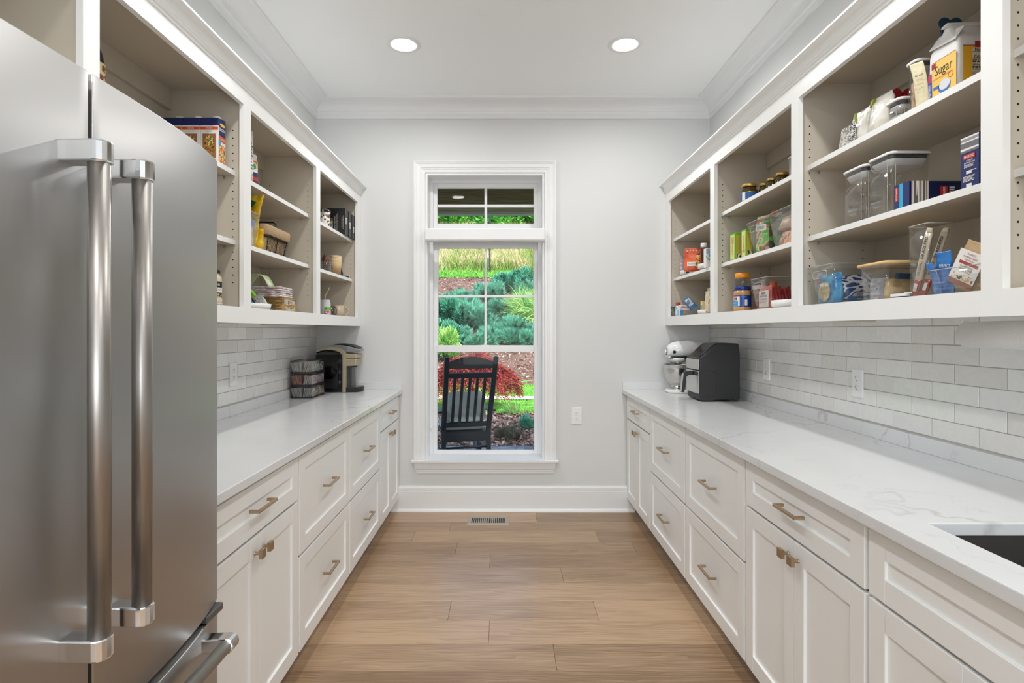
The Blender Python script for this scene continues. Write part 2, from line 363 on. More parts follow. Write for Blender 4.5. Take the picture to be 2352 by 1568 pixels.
def superring(cx, cy, rx, ry, z, p=2.6, n=28, rng=None, jit=0, ph=0):
    out = []
    for k in range(n):
        a = 2*PI*k/n; c, s_ = math.cos(a), math.sin(a)
        x = rx*math.copysign(abs(c)**(2/p), c); y = ry*math.copysign(abs(s_)**(2/p), s_)
        j = 1+(rng.uniform(-jit, jit) if rng else 0)
        out.append((cx+x*j, cy+y*j, z+(rng.uniform(-jit, jit)*.02 if rng else 0)))
    return out
def pouch_geo(w_, d, h, seed=1, jit=.03, top=.012, wt=.98, lean=0, flat=.06, wr=1.0):
    """standing pouch: local x = width, y = thickness (front -y), z up; crimped flat top, crumpled faces"""
    rg = random.Random(seed); rings = []; N = 40
    prof = [(0, .72, .62), (.02, .86, .82), (.08, .94, 1.0), (.22, .97, .98), (.4, .98, .86), (.58, .98, .66), (.74, wt, .42), (.86, wt, .2), (.93, wt, .05), (1.0, wt, .03)]
    T = [k/26 for k in range(27)]; amp = (.0016+jit*.05)*wr*min(1.3, w_/.1); fr = 5.5/w_
    for t in T:
        a = float(np.interp(t, [p[0] for p in prof], [p[1] for p in prof])); b = float(np.interp(t, [p[0] for p in prof], [p[2] for p in prof]))
        ring = superring(0, 0, w_/2*a, max(d/2*b, .0012), h*t, 2.4 if t < .8 else 6, N)
        out = []
        for x, y, z in ring:
            q = Vector((x*fr+seed*3.7, y*fr, z*fr*.75)); n1 = mnoise.noise(q); n2 = abs(mnoise.noise(q*2.1+Vector((7, 3, 1))))
            k = amp*(n1*1.3-n2*1.6)*min(1, t*8)*(1 if t < .86 else .5)
            ny = -1 if y < 0 else 1
            edge = abs(x)/(w_/2)
            out.append((x+lean*t*t*h-x*.04*max(0, n2)*t, y+ny*k*(1.15-edge*.6), z+(amp*.9*n1 if t > .95 else 0)))
        rings.append(out)
    return G().loft(rings)
def pouch(name, label, x, y, z, w_, d, h, m, rz, seed=1, cat='bag', lean=0, tiltx=0, group=None, jit=.03):
    t = thing(name, label, cat, (x, y, z), rz, group)
    g = pouch_geo(w_, d, h, seed, jit, lean=lean)
    if tiltx: g.xf(Matrix.Rotation(tiltx, 4, 'X')); zz = min(v[2] for v in g.v); g.shift((0, 0, -zz))
    part('bag_body', g, m, t); return t

def bin_(name, label, x0, x1, y0, y1, z, h, taper=.012, slot=None, cat='bin', group=None, m=None, rim=True, t=.0025):
    th = thing(name, label, cat, ((x0+x1)/2, (y0+y1)/2, z), 0, group); m = m or CLEAR
    def rr(ex, zz): return rrect(x0+ex, x1-ex, y0+ex, y1-ex, .012, zz)
    part('bin_body', G().loft([rr(taper+.012, z), rr(taper, z+.004), rr(0, z+h), rr(t, z+h), rr(taper+t, z+.006)], True, True), m, th, world=True)
    if rim: part('rim', G().tube([(p[0], p[1], z+h) for p in rrect(x0, x1, y0, y1, .012, 0)], .0014, 6, True), RIMM, th, world=True)
    if slot:
        face = slot; ym = (y0+y1)/2; w2 = (y1-y0)*.26; x = x0+.002 if face == 'ar' else x1-.002; zc = z+h*.78
        P = [(x, ym+(q[0]), zc+q[1]) for q in [(p[0], p[1]) for p in rrect(-w2, w2, -h*.09, h*.09, .012, 0)]]
        part('handle_slot', G().tube(P, .0014, 6, True), RIMM, th, world=True)
    return th
def turntable(name, label, x, y, z, r, h=.028, group=None):
    t = thing(name, label, 'turntable', (x, y, z), 0, group)
    part('base', G().lathe([(r*.8, 0), (r*.82, .008), (r*.7, .010)], seg=36), WHITEP, t)
    part('tray', G().lathe([(r*.60, .0095), (r*.80, .0100), (r*.92, .0115), (r*.975, .016), (r, h), (r*.985, h), (r*.96, .0165), (0.001, .0145)], seg=48, cap1=False), WHITEP, t)
    return t
def jar_lid_prof(r, h): return [(r*.96, 0), (r, h*.12), (r, h*.85), (r*.95, h), (r*.2, h*1.01)]

# ------------------------------------------------------------------ room shell
XL, XR, YF, YB = -1.435, 1.532, 4.258, -3.6
WX0, WX1, WZ0, WZ1 = -.605, .283, .376, 2.536          # window opening
wl = struct('wall_left', G().box(XL-.12, XL, YB, YF+.2, 0, CEIL), WALL)
wr = struct('wall_right', G().box(XR, XR+.12, YB, YF+.2, 0, CEIL), WALL)
g = G(); YE = 4.50
g.box(XL, WX0, YF, YE, 0, CEIL).box(WX1, XR, YF, YE, 0, CEIL).box(WX0, WX1, YF, YE, WZ1, CEIL).box(WX0, WX1, YF, YE, 0, WZ0)
wf = struct('wall_far', g, WALL)
g = G(); g.box(XL, -1.2, YB-.12, YB, 0, CEIL).box(1.3, XR, YB-.12, YB, 0, CEIL).box(-1.2, 1.3, YB-.12, YB, 2.5, CEIL).box(-1.2, 1.3, YB-.12, YB, 0, .6)
struct('wall_back', g, WALL)
struct('ceiling', G().box(XL-.12, XR+.12, YB-.12, YE, CEIL, CEIL+.12), CEILM)
fl = struct('floor', G().box(XL-.12, XR+.12, YB-.12, YE, -.12, -.004), mat('floor_gap', (.05, .03, .018), .9))

# oak planks, rows run across the room
rows = {0: [-.3875], 1: [-.612, .60], 2: [-.312, .80], 3: [-.096], 4: [.31], 5: [], 6: [-.275, .434], 7: [-.078], 8: [.202], 9: [], -1: [.218]}
pm = {}
for k in range(-2, 30):
    y1 = min(4.018-.1953*k, YF+.03); y0 = 4.018-.1953*(k+1)
    js = rows.get(k)
    if js is None:
        a = XL + R.uniform(.2, 1.2); js = [a, a+R.uniform(1.0, 1.6)]
    xs = [XL-.02]+[j for j in js if XL+.1 < j < XR-.1]+[XR+.02]
    for a, b in zip(xs[:-1], xs[1:]):
        g = G(); cx, cy = (a+b)/2, (y0+y1)/2; hw, hh = (b-a)/2-.0004, (y1-y0)/2-.0004; c = .0012
        g.loft([[(-hw, -hh, -.012), (hw, -hh, -.012), (hw, hh, -.012), (-hw, hh, -.012)], [(-hw, -hh, -c), (hw, -hh, -c), (hw, hh, -c), (-hw, hh, -c)],
                [(-hw+c, -hh+c, 0), (hw-c, -hh+c, 0), (hw-c, hh-c, 0), (-hw+c, hh-c, 0)]], smooth=False)
        p = part('plank', g, OAK, fl); p.location = (cx, cy, 0)

# ceiling crown, baseboard
crown = [(0, 2.945), (.012, 2.945), (.014, 2.974), (.020, 2.980), (.022, 2.990), (.019, 2.997), (.022, 3.004)]
for k in range(9):
    a = k/8*PI/2; crown.append((.022+.088*(1-math.cos(a)), 3.006+.046*math.sin(a)))
crown += [(.114, 3.054), (.128, 3.056), (.130, CEIL), (0, CEIL)]
g = sweep([(XR, YB), (XR, YF), (XL, YF), (XL, YB)], crown, lambda p, b: (p[0], p[1], b)); struct('trim_1', g, TRIM)
bb = [(0, 0), (.034, 0), (.034, .004), (.031, .012), (.024, .019), (.017, .021), (.016, .150), (.012, .154), (.013, .160), (.013, .176), (.010, .181), (.008, .187), (.003, .190), (0, .190)]
struct('baseboard_far', sweep([(.96, YF), (-.862, YF)], bb, lambda p, b: (p[0], p[1], b)), TRIM)

# window casing, stool, apron
cas = [(0, 0), (0, .010), (.006, .012), (.020, .013), (.026, .017), (.031, .017), (.034, .021), (.060, .023), (.066, .027), (.071, .027), (.074, .031), (.082, .031), (.084, .028), (.084, 0)]
ci = [(-.61, .392), (-.61, 2.542), (.288, 2.542), (.288, .392)]
struct('trim_2', sweep(ci, cas, lambda p, b: (p[0], YF-b, p[1])), TRIM)
struct('trim_3', G().box(-.712, .392, 4.205, YF, .372, .391), TRIM, bevel=.004)
apr = [(0, .283), (.010, .283), (.012, .290), (.012, .300), (.016, .304), (.016, .312), (.022, .318), (.026, .335), (.030, .350), (.030, .372), (0, .372)]
g = G(); rr_ = []
for x, e in ((-.685, 0), (.368, 0)):
    rr_.append([(x+(.0 if x < 0 else 0)+(.028-b_*1.0)*(1 if x < 0 else -1)*.8, YF-b_, z_) for b_, z_ in apr])
g.loft(rr_, smooth=False); struct('trim_4', g, TRIM)

# window: jamb liner, transom, double-hung sashes
g = G()
g.box(WX0-.001, WX0+.012, YF-.001, 4.42, WZ0+.016, WZ1+.001).box(WX1-.012, WX1+.001, YF-.001, 4.42, WZ0+.016, WZ1+.001).box(WX0+.012, WX1-.012, YF-.001, 4.42, WZ1-.012, WZ1+.001).box(WX0+.0005, WX1-.0005, 4.2005, 4.42, WZ0+.0, WZ0+.016)
jl = g; g = G()
g.box(WX0+.001, WX0+.034, 4.401, 4.47, WZ0+.017, WZ1-.001).box(WX1-.036, WX1-.001, 4.401, 4.47, WZ0+.017, WZ1-.001).box(WX0+.034, WX1-.036, 4.401, 4.47, WZ1-.034, WZ1-.001).box(WX0+.034, WX1-.036, 4.401, 4.47, WZ0+.0165, .395).box(WX0+.002, WX1-.002, 4.39, 4.48, 2.052, 2.146)
win = struct('window_1', g, TRIM); part('jamb', jl, TRIM, win)
def sash(x0, x1, z0, z1, ix0, ix1, iz0, iz1, y0, y1):
    g = G().box(x0, ix0, y0, y1, z0, z1).box(ix1, x1, y0, y1, z0, z1).box(ix0, ix1, y0, y1, z0, iz0).box(ix0, ix1, y0, y1, iz1, z1)
    return part('sash', g, TRIM, win, bevel=.002)
def pane(x0, x1, z0, z1, y): part('pane', G().box(x0, x1, y-.002, y+.002, z0, z1), GLASS, win)
sash(-.572, .249, 2.146, 2.504, -.540, .216, 2.190, 2.473, 4.425, 4.465)
for xa, xb in ((-.541, -.1608), (-.1608, .217)):
    for za, zb in ((2.189, 2.333), (2.333, 2.474)): pane(xa, xb, za, zb, 4.45)
part('muntin', G().box(-.1715, -.150, 4.432, 4.46, 2.189, 2.474), TRIM, win, bevel=.003); part('muntin', G().box(-.541, .217, 4.434, 4.459, 2.3235, 2.3435), TRIM, win, bevel=.003)
sash(-.572, .249, 1.200, 2.052, -.538, .215, 1.240, 2.004, 4.455, 4.488)
for xa, xb in ((-.539, -.1633), (-.1633, .216)):
    for za, zb in ((1.239, 1.625), (1.625, 2.005)): pane(xa, xb, za, zb, 4.474)
part('muntin', G().box(-.1726, -.154, 4.460, 4.485, 1.239, 2.005), TRIM, win, bevel=.003); part('muntin', G().box(-.539, .216, 4.462, 4.484, 1.616, 1.635), TRIM, win, bevel=.003)
sash(-.572, .249, .393, 1.234, -.542, .218, .421, 1.187, 4.42, 4.452)
pane(-.543, .219, .420, 1.188, 4.437)
part('sash_lock', G().box(-.20, -.13, 4.425, 4.45, 1.234, 1.243).box(-.178, -.152, 4.428, 4.447, 1.243, 1.254), WHITEP, win, bevel=.003)
part('tilt_latch', G().box(-.600, -.577, 4.395, 4.402, .585, .615).box(-.590, -.583, 4.388, 4.396, .588, .612), WHITEP, win, bevel=.002)

# roller shade
t = thing('roller_shade', 'white roller shade rolled up inside its cassette across the window', 'shade', (-.1585, 4.225, 2.018))
g = G().prism([(4.258, 2.112), (4.185, 2.112), (4.180, 2.107), (4.182, 2.030), (4.188, 2.021), (4.196, 2.018), (4.258, 2.018)], -.600, .2825, 'x')
part('cassette', g, TRIM, t, world=True, bevel=.001)
part('shade_roll', G().lathe([(.028, -.59), (.028, .27)], (0, 4.228, 2.055), 16, 'x'), mat('shade_fabric', (.75, .74, .72), .8), t, world=True)
for s_ in (-1, 1):
    g = G(); rg = random.Random(3)
    z = 2.03
    while z > .60: g.add([(.2655+s_*.004-.0014, 4.262, z), (.2655+s_*.004+.0014, 4.262, z), (.2655+s_*.004, 4.2595, z), (.2655+s_*.004, 4.262, z+.003), (.2655+s_*.004, 4.262, z-.003)], [(0, 2, 3), (2, 1, 3), (0, 4, 2), (2, 4, 1), (0, 3, 4), (1, 4, 3)]); z -= .0078
    ob = part('bead_chain', g, CHROME, t, world=True); ob['kind'] = 'stuff'
part('chain_tensioner', G().loft([rrect(.252, .279, .553, .612, .012, 0)] and [[(p[0], 4.256, p[1]) for p in rrect(.252, .279, .553, .612, .012, 0)], [(p[0], 4.264, p[1]) for p in rrect(.252, .279, .553, .612, .012, 0)]]), CLEAR, t, world=True)
part('tensioner_ring', G().tube([(.2655+.009*math.cos(a/6*PI), 4.254, .590+.009*math.sin(a/6*PI)) for a in range(12)], .0018, 6, True), CHROME, t, world=True)

# recessed lights
LENS = emit('light_lens', (1, .97, .92), 9.0)
names = {0: 'round recessed ceiling light nearest the window on the left', 1: 'round recessed ceiling light nearest the window on the right', 2: 'recessed ceiling light over the aisle on the left, above the frame', 3: 'recessed ceiling light over the aisle on the right, above the frame',
         4: 'recessed ceiling light over the camera on the left', 5: 'recessed ceiling light over the camera on the right', 6: 'rearmost recessed ceiling light on the left', 7: 'rearmost recessed ceiling light on the right'}
lt0 = None
for i, (x, y) in enumerate(CANS):
    t = thing('recessed_light', names[i], 'ceiling light', (x, y, CEIL), 0, 'recessed ceiling lights')
    part('trim_ring', G().lathe([(.074, -.0005), (.074, -.004), (.080, -.0065), (.096, -.006), (.101, -.003), (.101, -.0002)], seg=48, cap0=False, cap1=False), TRIM, t)
    part('lens', G().lathe([(.0735, -.001), (.068, -.0028), (.03, -.0035), (.001, -.0036)], seg=40, cap0=False), LENS, t)
    ld = bpy.data.lights.new('can_lamp', 'AREA'); ld.shape = 'DISK'; ld.size = .15; ld.energy = CAN_W; ld.color = (1, .99, .975); ld.spread = math.radians(165)
    lo = bpy.data.objects.new('can_lamp', ld); COL.objects.link(lo); lo.location = (x, y, CEIL-.012)

# wall tiles on both side walls above the counter
def tiles(wall, x, s, ph, y0, y1):
    P, H = .2034, .0663; me = None; gr = G().box(x, x+s*.0025, y0, y1, .968, 1.46); part('grout_bed', gr, GROUT, wall)
    for r in range(7):
        z0 = .9765+H*r; off = ph+(P/2 if r % 2 else 0); k0 = math.floor((y0-off)/P)
        for k in range(k0, 40):
            a = off+k*P; b = a+P
            if a >= y1-.004: break
            a = max(a, y0); b = min(b, y1)
            if b-a < .01: continue
            full = abs(b-a-P) < 1e-6
            if full and me is not None: o = bpy.data.objects.new('tile', me); link(o, wall)
            else:
                L_ = (b-a)/2-.0011; h = H/2-.0010; g = G(); c = .0015
                g.loft([[(0, -L_, -h), (0, L_, -h), (0, L_, h), (0, -L_, h)], [(s*.005, -L_, -h), (s*.005, L_, -h), (s*.005, L_, h), (s*.005, -L_, h)], [(s*.0065, -L_+c, -h+c), (s*.0065, L_-c, -h+c), (s*.0065, L_-c, h-c), (s*.0065, -L_+c, h-c)]], smooth=False)
                o = part('tile', g, TILE, wall)
                if full: me = o.data
            rg = random.Random(r*100+k+(5000 if s > 0 else 0))
            o.location = (x+s*rg.uniform(-.0003, .0006), (a+b)/2, z0+H/2); o.rotation_euler = (0, rg.uniform(-.006, .006), rg.uniform(-.004, .004))
tiles(wl, XL, 1, 3.008, 1.42, 4.256)
tiles(wr, XR, -1, 2.030, .35, 4.256)

# ------------------------------------------------------------------ cabinets
def shaker(xf, s, y0, y1, z0, z1, st=.060, rl=.060, th=.019, rec=.0085):
    """s = direction the front faces (+1 left run, -1 right run); xf = front plane"""
    b = xf-s*th; g = G(); g.box(b, xf-s*rec, y0+.01, y1-.01, z0+.01, z1-.01)
    g.box(b, xf, y0, y0+st, z0, z1).box(b, xf, y1-st, y1, z0, z1).box(b, xf, y0+st, y1-st, z0, z0+rl).box(b, xf, y0+st, y1-st, z1-rl, z1)
    return g
def pull(xf, s, yc, zc, parent):
    h = .070; g = G(); g.box(xf+s*.024, xf+s*.034, yc-h, yc+h, zc-.005, zc+.005)
    for e in (-1, 1): g.box(xf-s*.0005, xf+s*.026, yc+e*h-(.010 if e > 0 else 0), yc+e*h+(.010 if e < 0 else 0), zc-.005, zc+.005)
    part('handle', g, BRONZE, parent, world=True, bevel=.0012)
def knob(xf, s, yc, zc, parent):
    g = G().lathe([(.0065, -.0005), (.0065, .002), (.0055, .003), (.0055, .020)], (0, 0, 0), 12, 'x')
    g = G().add([(xf+s*v[0], yc+v[1], zc+v[2]) for v in g.v], g.f, False)
    g.box(xf+s*.019, xf+s*.031, yc-.0145, yc+.0145, zc-.0145, zc+.0145)
    part('knob', g, BRONZE, parent, world=True, bevel=.0012)
ZC0, ZC1 = .884, .914
def base_unit(s, xf, xw, y0, y1, kind, label, grp):
    xw += s*.024
    """carcass + fronts; y0<y1"""
    t = thing('base_cabinet', label, 'cabinet', ((xf+xw)/2, (y0+y1)/2, 0), 0, grp)
    b = xf-s*.0192
    g = G()
    g.box(xw, b-s*.001, y0+.0005, y0+.0185, .105, ZC0-.001).box(xw, b-s*.001, y1-.0185, y1-.0005, .105, ZC0-.001)
    g.box(xw, b, y0+.0185, y1-.0185, .105, .123).box(xw, xw+s*.006, y0+.018, y1-.018, .12, ZC0-.001)
    g.box(b-s*.0185, b, y0+.0185, y1-.0185, ZC0-.036, ZC0-.001)
    g.box(xw, b-s*.055, y0+.001, y1-.001, .0, .105)
    for e in (y0+.0005, y1-.0205): g.box(b-s*.0185, b, e, e+.020, .105, ZC0-.001)
    part('body', g, CABW, t, world=True)
    a, c = y0+.0085, y1-.0085; top, bot = .866, .102
    if kind == 'drawers':
        for z0, z1 in ((.480, top), (bot, .470)):
            d = part('drawer', shaker(xf, s, a, c, z0, z1), CABW, t, world=True, bevel=.0012); pull(xf, s, (a+c)/2, (z0+z1)/2+.003, d)
    else:
        d = part('drawer', shaker(xf, s, a, c, .705, top, rl=.058), CABW, t, world=True, bevel=.0012)
        if kind != 'sink': pull(xf, s, (a+c)/2, .7855+.003, d)
        m_ = (a+c)/2
        for q0, q1, kk in ((a, m_-.0015, 1), (m_+.0015, c, -1)):
            d = part('door', shaker(xf, s, q0, q1, bot, .695), CABW, t, world=True, bevel=.0012)
            knob(xf, s, (q1-.030 if kk > 0 else q0+.030), .645, d)
    return t
GL, GR_ = 'base cabinets along the left wall', 'base cabinets along the right wall'
LY = [1.487, 2.201, 2.911, 3.626, 4.256]; RY = [.70, 1.4205, 2.1445, 2.863, 3.572, 4.256]
base_unit(1, -.806, XL, LY[3], LY[4], 'doors', 'white base cabinet under the coffee maker, one drawer over two narrow doors', GL)
base_unit(1, -.806, XL, LY[2], LY[3], 'drawers', 'white two-drawer base cabinet beside the narrow-door cabinet on the left', GL)
base_unit(1, -.806, XL, LY[1], LY[2], 'drawers', 'white two-drawer base cabinet in the middle of the left run', GL)
base_unit(1, -.806, XL, LY[0], LY[1], 'doors', 'white base cabinet beside the refrigerator, one drawer over two doors', GL)
base_unit(-1, .904, XR, RY[4], RY[5], 'doors', 'white base cabinet below the stand mixer, one drawer over two narrow doors', GR_)
base_unit(-1, .904, XR, RY[3], RY[4], 'drawers', 'white two-drawer base cabinet next to the narrow-door cabinet on the right', GR_)
base_unit(-1, .904, XR, RY[2], RY[3], 'drawers', 'white two-drawer base cabinet second from the far end, larger in view', GR_)
base_unit(-1, .904, XR, RY[1], RY[2], 'doors', 'white base cabinet left of the sink, wide drawer over two doors with square knobs', GR_)
base_unit(-1, .904, XR, RY[0], RY[1], 'sink', 'white sink base cabinet with a blank false drawer front', GR_)

# worktops with upstands
def round_box(x0, x1, y0, y1, z0, z1): return G().box(x0, x1, y0, y1, z0, z1)
t = thing('countertop', 'white veined quartz worktop with upstand under the coffee maker and tea bins', 'worktop', (-1.1, 2.87, ZC0))
part('slab', G().box(XL+.001, -.781, 1.485, YF-.001, ZC0, ZC1), QUARTZ, t, world=True, bevel=.003, seg=2)
part('side_upstand', G().box(XL+.0005, -1.418, 1.485, YF-.0185, ZC1, .970), QUARTZ, t, world=True, bevel=.0015)
part('far_upstand', G().box(XL+.0005, -.783, YF-.018, YF-.0005, ZC1, .970), QUARTZ, t, world=True, bevel=.0015)
t = thing('countertop', 'white veined quartz worktop with sink cutout on the right run', 'worktop', (1.2, 2.3, ZC0))
SX0, SX1, SY0, SY1 = .9725, 1.36, .64, 1.306
g = G(); 
g.box(.871, XR-.001, SY1, YF-.001, ZC0, ZC1).box(.871, SX0, SY0, SY1, ZC0, ZC1).box(SX1, XR-.001, SY0, SY1, ZC0, ZC1).box(.871, XR-.001, .2, SY0, ZC0, ZC1)
# welded slab: build as ring so no seams show
g = G(); o_ = [(.871, .2), (XR-.001, .2), (XR-.001, YF-.001), (.871, YF-.001)]; i_ = [(SX0, SY0), (SX1, SY0), (SX1, SY1), (SX0, SY1)]
vs = [(p[0], p[1], z) for z in (ZC0, ZC1) for p in o_+i_]
fs = []
for k in range(4):
    j = (k+1) % 4
    fs += [(k, 4+k, 4+j, j), (8+k, 8+j, 12+j, 12+k), (k, j, 8+j, 8+k), (4+k, 12+k, 12+j, 4+j)]
g.add(vs, fs); part('slab', g, QUARTZ, t, world=True, bevel=.003, seg=2)
part('side_upstand', G().box(1.515, XR-.0005, .2, YF-.0185, ZC1, .970), QUARTZ, t, world=True, bevel=.0015)
part('far_upstand', G().box(.873, XR-.0005, YF-.018, YF-.0005, ZC1, .970), QUARTZ, t, world=True, bevel=.0015)
t = thing('sink', 'dark undermount sink set into the right worktop', 'sink', ((SX0+SX1)/2, (SY0+SY1)/2, .70))
e = .006
part('basin', G().loft([rrect(SX0-e, SX1+e, SY0-e, SY1+e, .02, .8835), rrect(SX0-e, SX1+e, SY0-e, SY1+e, .02, .70), rrect(SX0+.002, SX1-.002, SY0+.002, SY1-.002, .02, .706), rrect(SX0-.003, SX1+.003, SY0-.003, SY1+.003, .02, .8835)], True, True, smooth=False) if False else
     G().box(SX0-.02, SX0-.004, SY0-.02, SY1+.02, .70, .8838).box(SX1+.004, SX1+.02, SY0-.02, SY1+.02, .70, .8838).box(SX0-.004, SX1+.004, SY0-.02, SY0-.004, .70, .8838).box(SX0-.004, SX1+.004, SY1+.004, SY1+.02, .70, .8838).box(SX0-.004, SX1+.004, SY0-.004, SY1+.004, .69, .70), mat('sink_composite', (.045, .040, .036), .55), t, world=True)
part('drain', G().lathe([(.045, .7005), (.045, .7035), (.030, .7035), (.028, .7015)], (1.17, .97, 0), 24), CHROME, t, world=True)

# wall cabinets: open shelf units with face frames
FS = {(1, 3.338): 3.268, (1, 2.431): 2.366, (1, 1.527): 1.467, (-1, 3.322): 3.255, (-1, 2.377): 2.316, (-1, 1.427): 1.364}
def upper(s, xf, xw, o0, o1, b0, b1, z0, label, grp, shelves=(2.029, 1.738), dz=0, f1=None):
    t = thing('wall_cabinet', label, 'cabinet', ((xf+xw)/2, (b0+b1)/2, z0), 0, grp)
    fb = xf-s*.019; zt = 2.400+dz; oz0 = z0+.066; oz1 = 2.303+dz; i0, i1 = o0-.021, o1+.021
    # each unit carries the stile on its near side; the last one also the end stile against the far wall
    g = G(); fs0 = FS.get((s, o0), b0); g.box(fb, xf, fs0, o0, z0, zt).box(fb, xf, o0, o1, z0, oz0).box(fb, xf, o0, o1, oz1, zt)
    if b1 > 4.2: g.box(fb, xf, o1, b1, z0, zt)
    part('face_frame', g, CABW, t, world=True)
    g = G().box(xw, fb, b0+.0005, i0, z0, zt).box(xw, fb, i1, b1-.0005, z0, zt).box(xw, fb, i0, i1, z0+.038, oz0-.008)
    g.box(xw, fb, i0, i1, 2.369+dz, 2.385+dz).box(xw, xw+s*.006, i0, i1, oz0-.008, 2.369+dz)
    part('body', g, CABIN, t, world=True)
    part('hanging_rail', G().box(xw+s*.006, xw+s*.026, i0, i1, 2.285+dz, 2.369+dz), CABIN, t, world=True, bevel=.001)
    part('underside', G().box(xw, fb, b0+.0005, b1-.0005, z0+.030, z0+.0375), CABW, t, world=True)
    xs = xf-s*.048
    for zs in shelves:
        if zs < z0+.1: continue
        sh = part('shelf', G().box(xw+s*.008, xs, i0+.001, i1-.001, zs-.020, zs), CABIN, t, world=True)
        sh2 = part('shelf_edge', G().box(xs, xs+s*.0025, i0+.001, i1-.001, zs-.0202, zs+.0002), CABW, sh, world=True)
        g = G()
        for yy, e in ((i0, 1), (i1, -1)):
            for xx in (xs-s*.045, xw+s*.06): g.box(xx-.004, xx+.004, yy, yy+e*.011, zs-.032, zs-.0202)
        part('shelf_pin', g, CLEAR, t, world=True)['kind'] = 'stuff'
    g = G()
    for yy, e in ((i0, 1), (i1, -1)):
        for xx in (xs-s*.008, xw+s*.06):
            z = 1.56
            while z < 2.22 and z0 < 1.6:
                if all(abs(z-zs+.010) > .016 for zs in shelves): g.lathe([(.0029, yy+e*.0002), (.0029, yy+e*.0008)], (xx, 0, z), 8, 'y')
                z += .032
    # lathe 'y' puts u along z; small dark discs on the side panels
    if g.v: part('pin_hole', g, DARKHOLE, t, world=True)['kind'] = 'stuff'
    return t
UL, UR = 'open wall cabinets on the left wall', 'open wall cabinets on the right wall'
FL, FR = -1.097, 1.196
upper(1, FL, XL+.0005, 3.338, 4.178, 3.303, 4.256, 1.389, 'open white wall cabinet over the coffee maker holding black boxes and paper cups', UL)
upper(1, FL, XL+.0005, 2.431, 3.268, 2.3985, 3.303, 1.389, 'open white wall cabinet holding the burlap-lined wire basket', UL)
upper(1, FL, XL+.0005, 1.527, 2.366, 1.497, 2.3985, 1.389, 'open white wall cabinet holding the broth cartons, partly behind the refrigerator', UL)
upper(1, FL, XL+.0005, .60, 1.467, .55, 1.497, 1.83, 'open white wall cabinet over the refrigerator at the top left corner', UL, shelves=())
SH_R = (2.036, 1.744)
upper(-1, FR, XR-.0005, 3.322, 4.18, 3.2885, 4.256, 1.393, 'open white wall cabinet over the stand mixer holding the orange pouch', UR, SH_R, .008)
upper(-1, FR, XR-.0005, 2.377, 3.255, 2.3465, 3.2885, 1.393, 'open white wall cabinet holding the peanut butter and green boxes', UR, SH_R, .008)
upper(-1, FR, XR-.0005, 1.427, 2.316, 1.3955, 2.3465, 1.393, 'open white wall cabinet holding the sugar bag and clear bins', UR, SH_R, .008)
upper(-1, FR, XR-.0005, .46, 1.364, .40, 1.3955, 1.393, 'open white wall cabinet cut off at the right edge of the photo', UR, (2.045, 1.752), .008)

# crown on the wall cabinets
cc = [(-.019, 2.368), (.004, 2.368), (.004, 2.378), (.0085, 2.380), (.010, 2.386), (.0085, 2.391)]
for k in range(7):
    a = k/6*PI/2; cc.append((.010+.032*(1-math.cos(a)), 2.393+.030*math.sin(a)))
cc += [(.044, 2.424), (.047, 2.426), (.047, 2.434), (-.019, 2.434)]
struct('trim_5', sweep([(FL, YF-.001), (FL, .55)], [(a, b) for a, b in cc], lambda p, b: (p[0], p[1], b)), CABW)
struct('trim_6', sweep([(FR, .40), (FR, YF-.001)], [(a, b+.012) for a, b in cc], lambda p, b: (p[0], p[1], b)), CABW)
struct('trim_7', G().box(XL+.001, FL-.019, .55, YF-.001, 2.4, 2.412), CABW); struct('trim_8', G().box(FR+.019, XR-.001, .40, YF-.001, 2.414, 2.424), CABW)

# outlets
def outlet(label, loc, rz):
    t = thing('outlet', label, 'outlet', loc, rz, 'wall outlets')
    g = G().loft([[(p[0], 0, p[1]) for p in rrect(-.0395, .0395, -.062, .062, .004, 0)], [(p[0], -.004, p[1]) for p in rrect(-.0395, .0395, -.062, .062, .004, 0)], [(p[0], -.0062, p[1]) for p in rrect(-.036, .036, -.0585, .0585, .003, 0)]], smooth=False)
    part('cover_plate', g, WHITEP, t)
    for e in (-1, 1):
        zc = e*.0195
        poly = []
        for k in range(24):
            a = 2*PI*k/24; x = .0172*math.cos(a); z = .0172*math.sin(a); poly.append((x, max(-.0143, min(.0143, z))))
        f = part('socket', G().prism([(p[0], p[1]+zc) for p in poly], -.006, -.0078), WHITEP, t, bevel=.0006)
        part('socket_slots', G().box(-.0072, -.0054, -.0081, -.0077, zc+.0015, zc+.010).box(.0054, .0070, -.0081, -.0077, zc+.0025, zc+.009).lathe([(.0028, -.0081), (.0028, -.0077)], (0, 0, zc-.0065), 12, 'y'), DARKHOLE, f)
    part('screw', G().lathe([(.003, -.0061), (.0028, -.0070)], (0, 0, 0), 12, 'y'), WHITEP, t)
outlet('white duplex outlet on the far wall right of the window', (.529, YF, .7145), 0)
outlet('white duplex outlet on the right tiles, nearer the camera', (XR-.0068, 2.455, 1.128), -PI/2)
outlet('white duplex outlet on the right tiles beside the air fryer', (XR-.0068, 3.311, 1.130), -PI/2)
outlet('white duplex outlet on the left tiles near the refrigerator', (XL+.0068, 2.955, 1.128), PI/2)

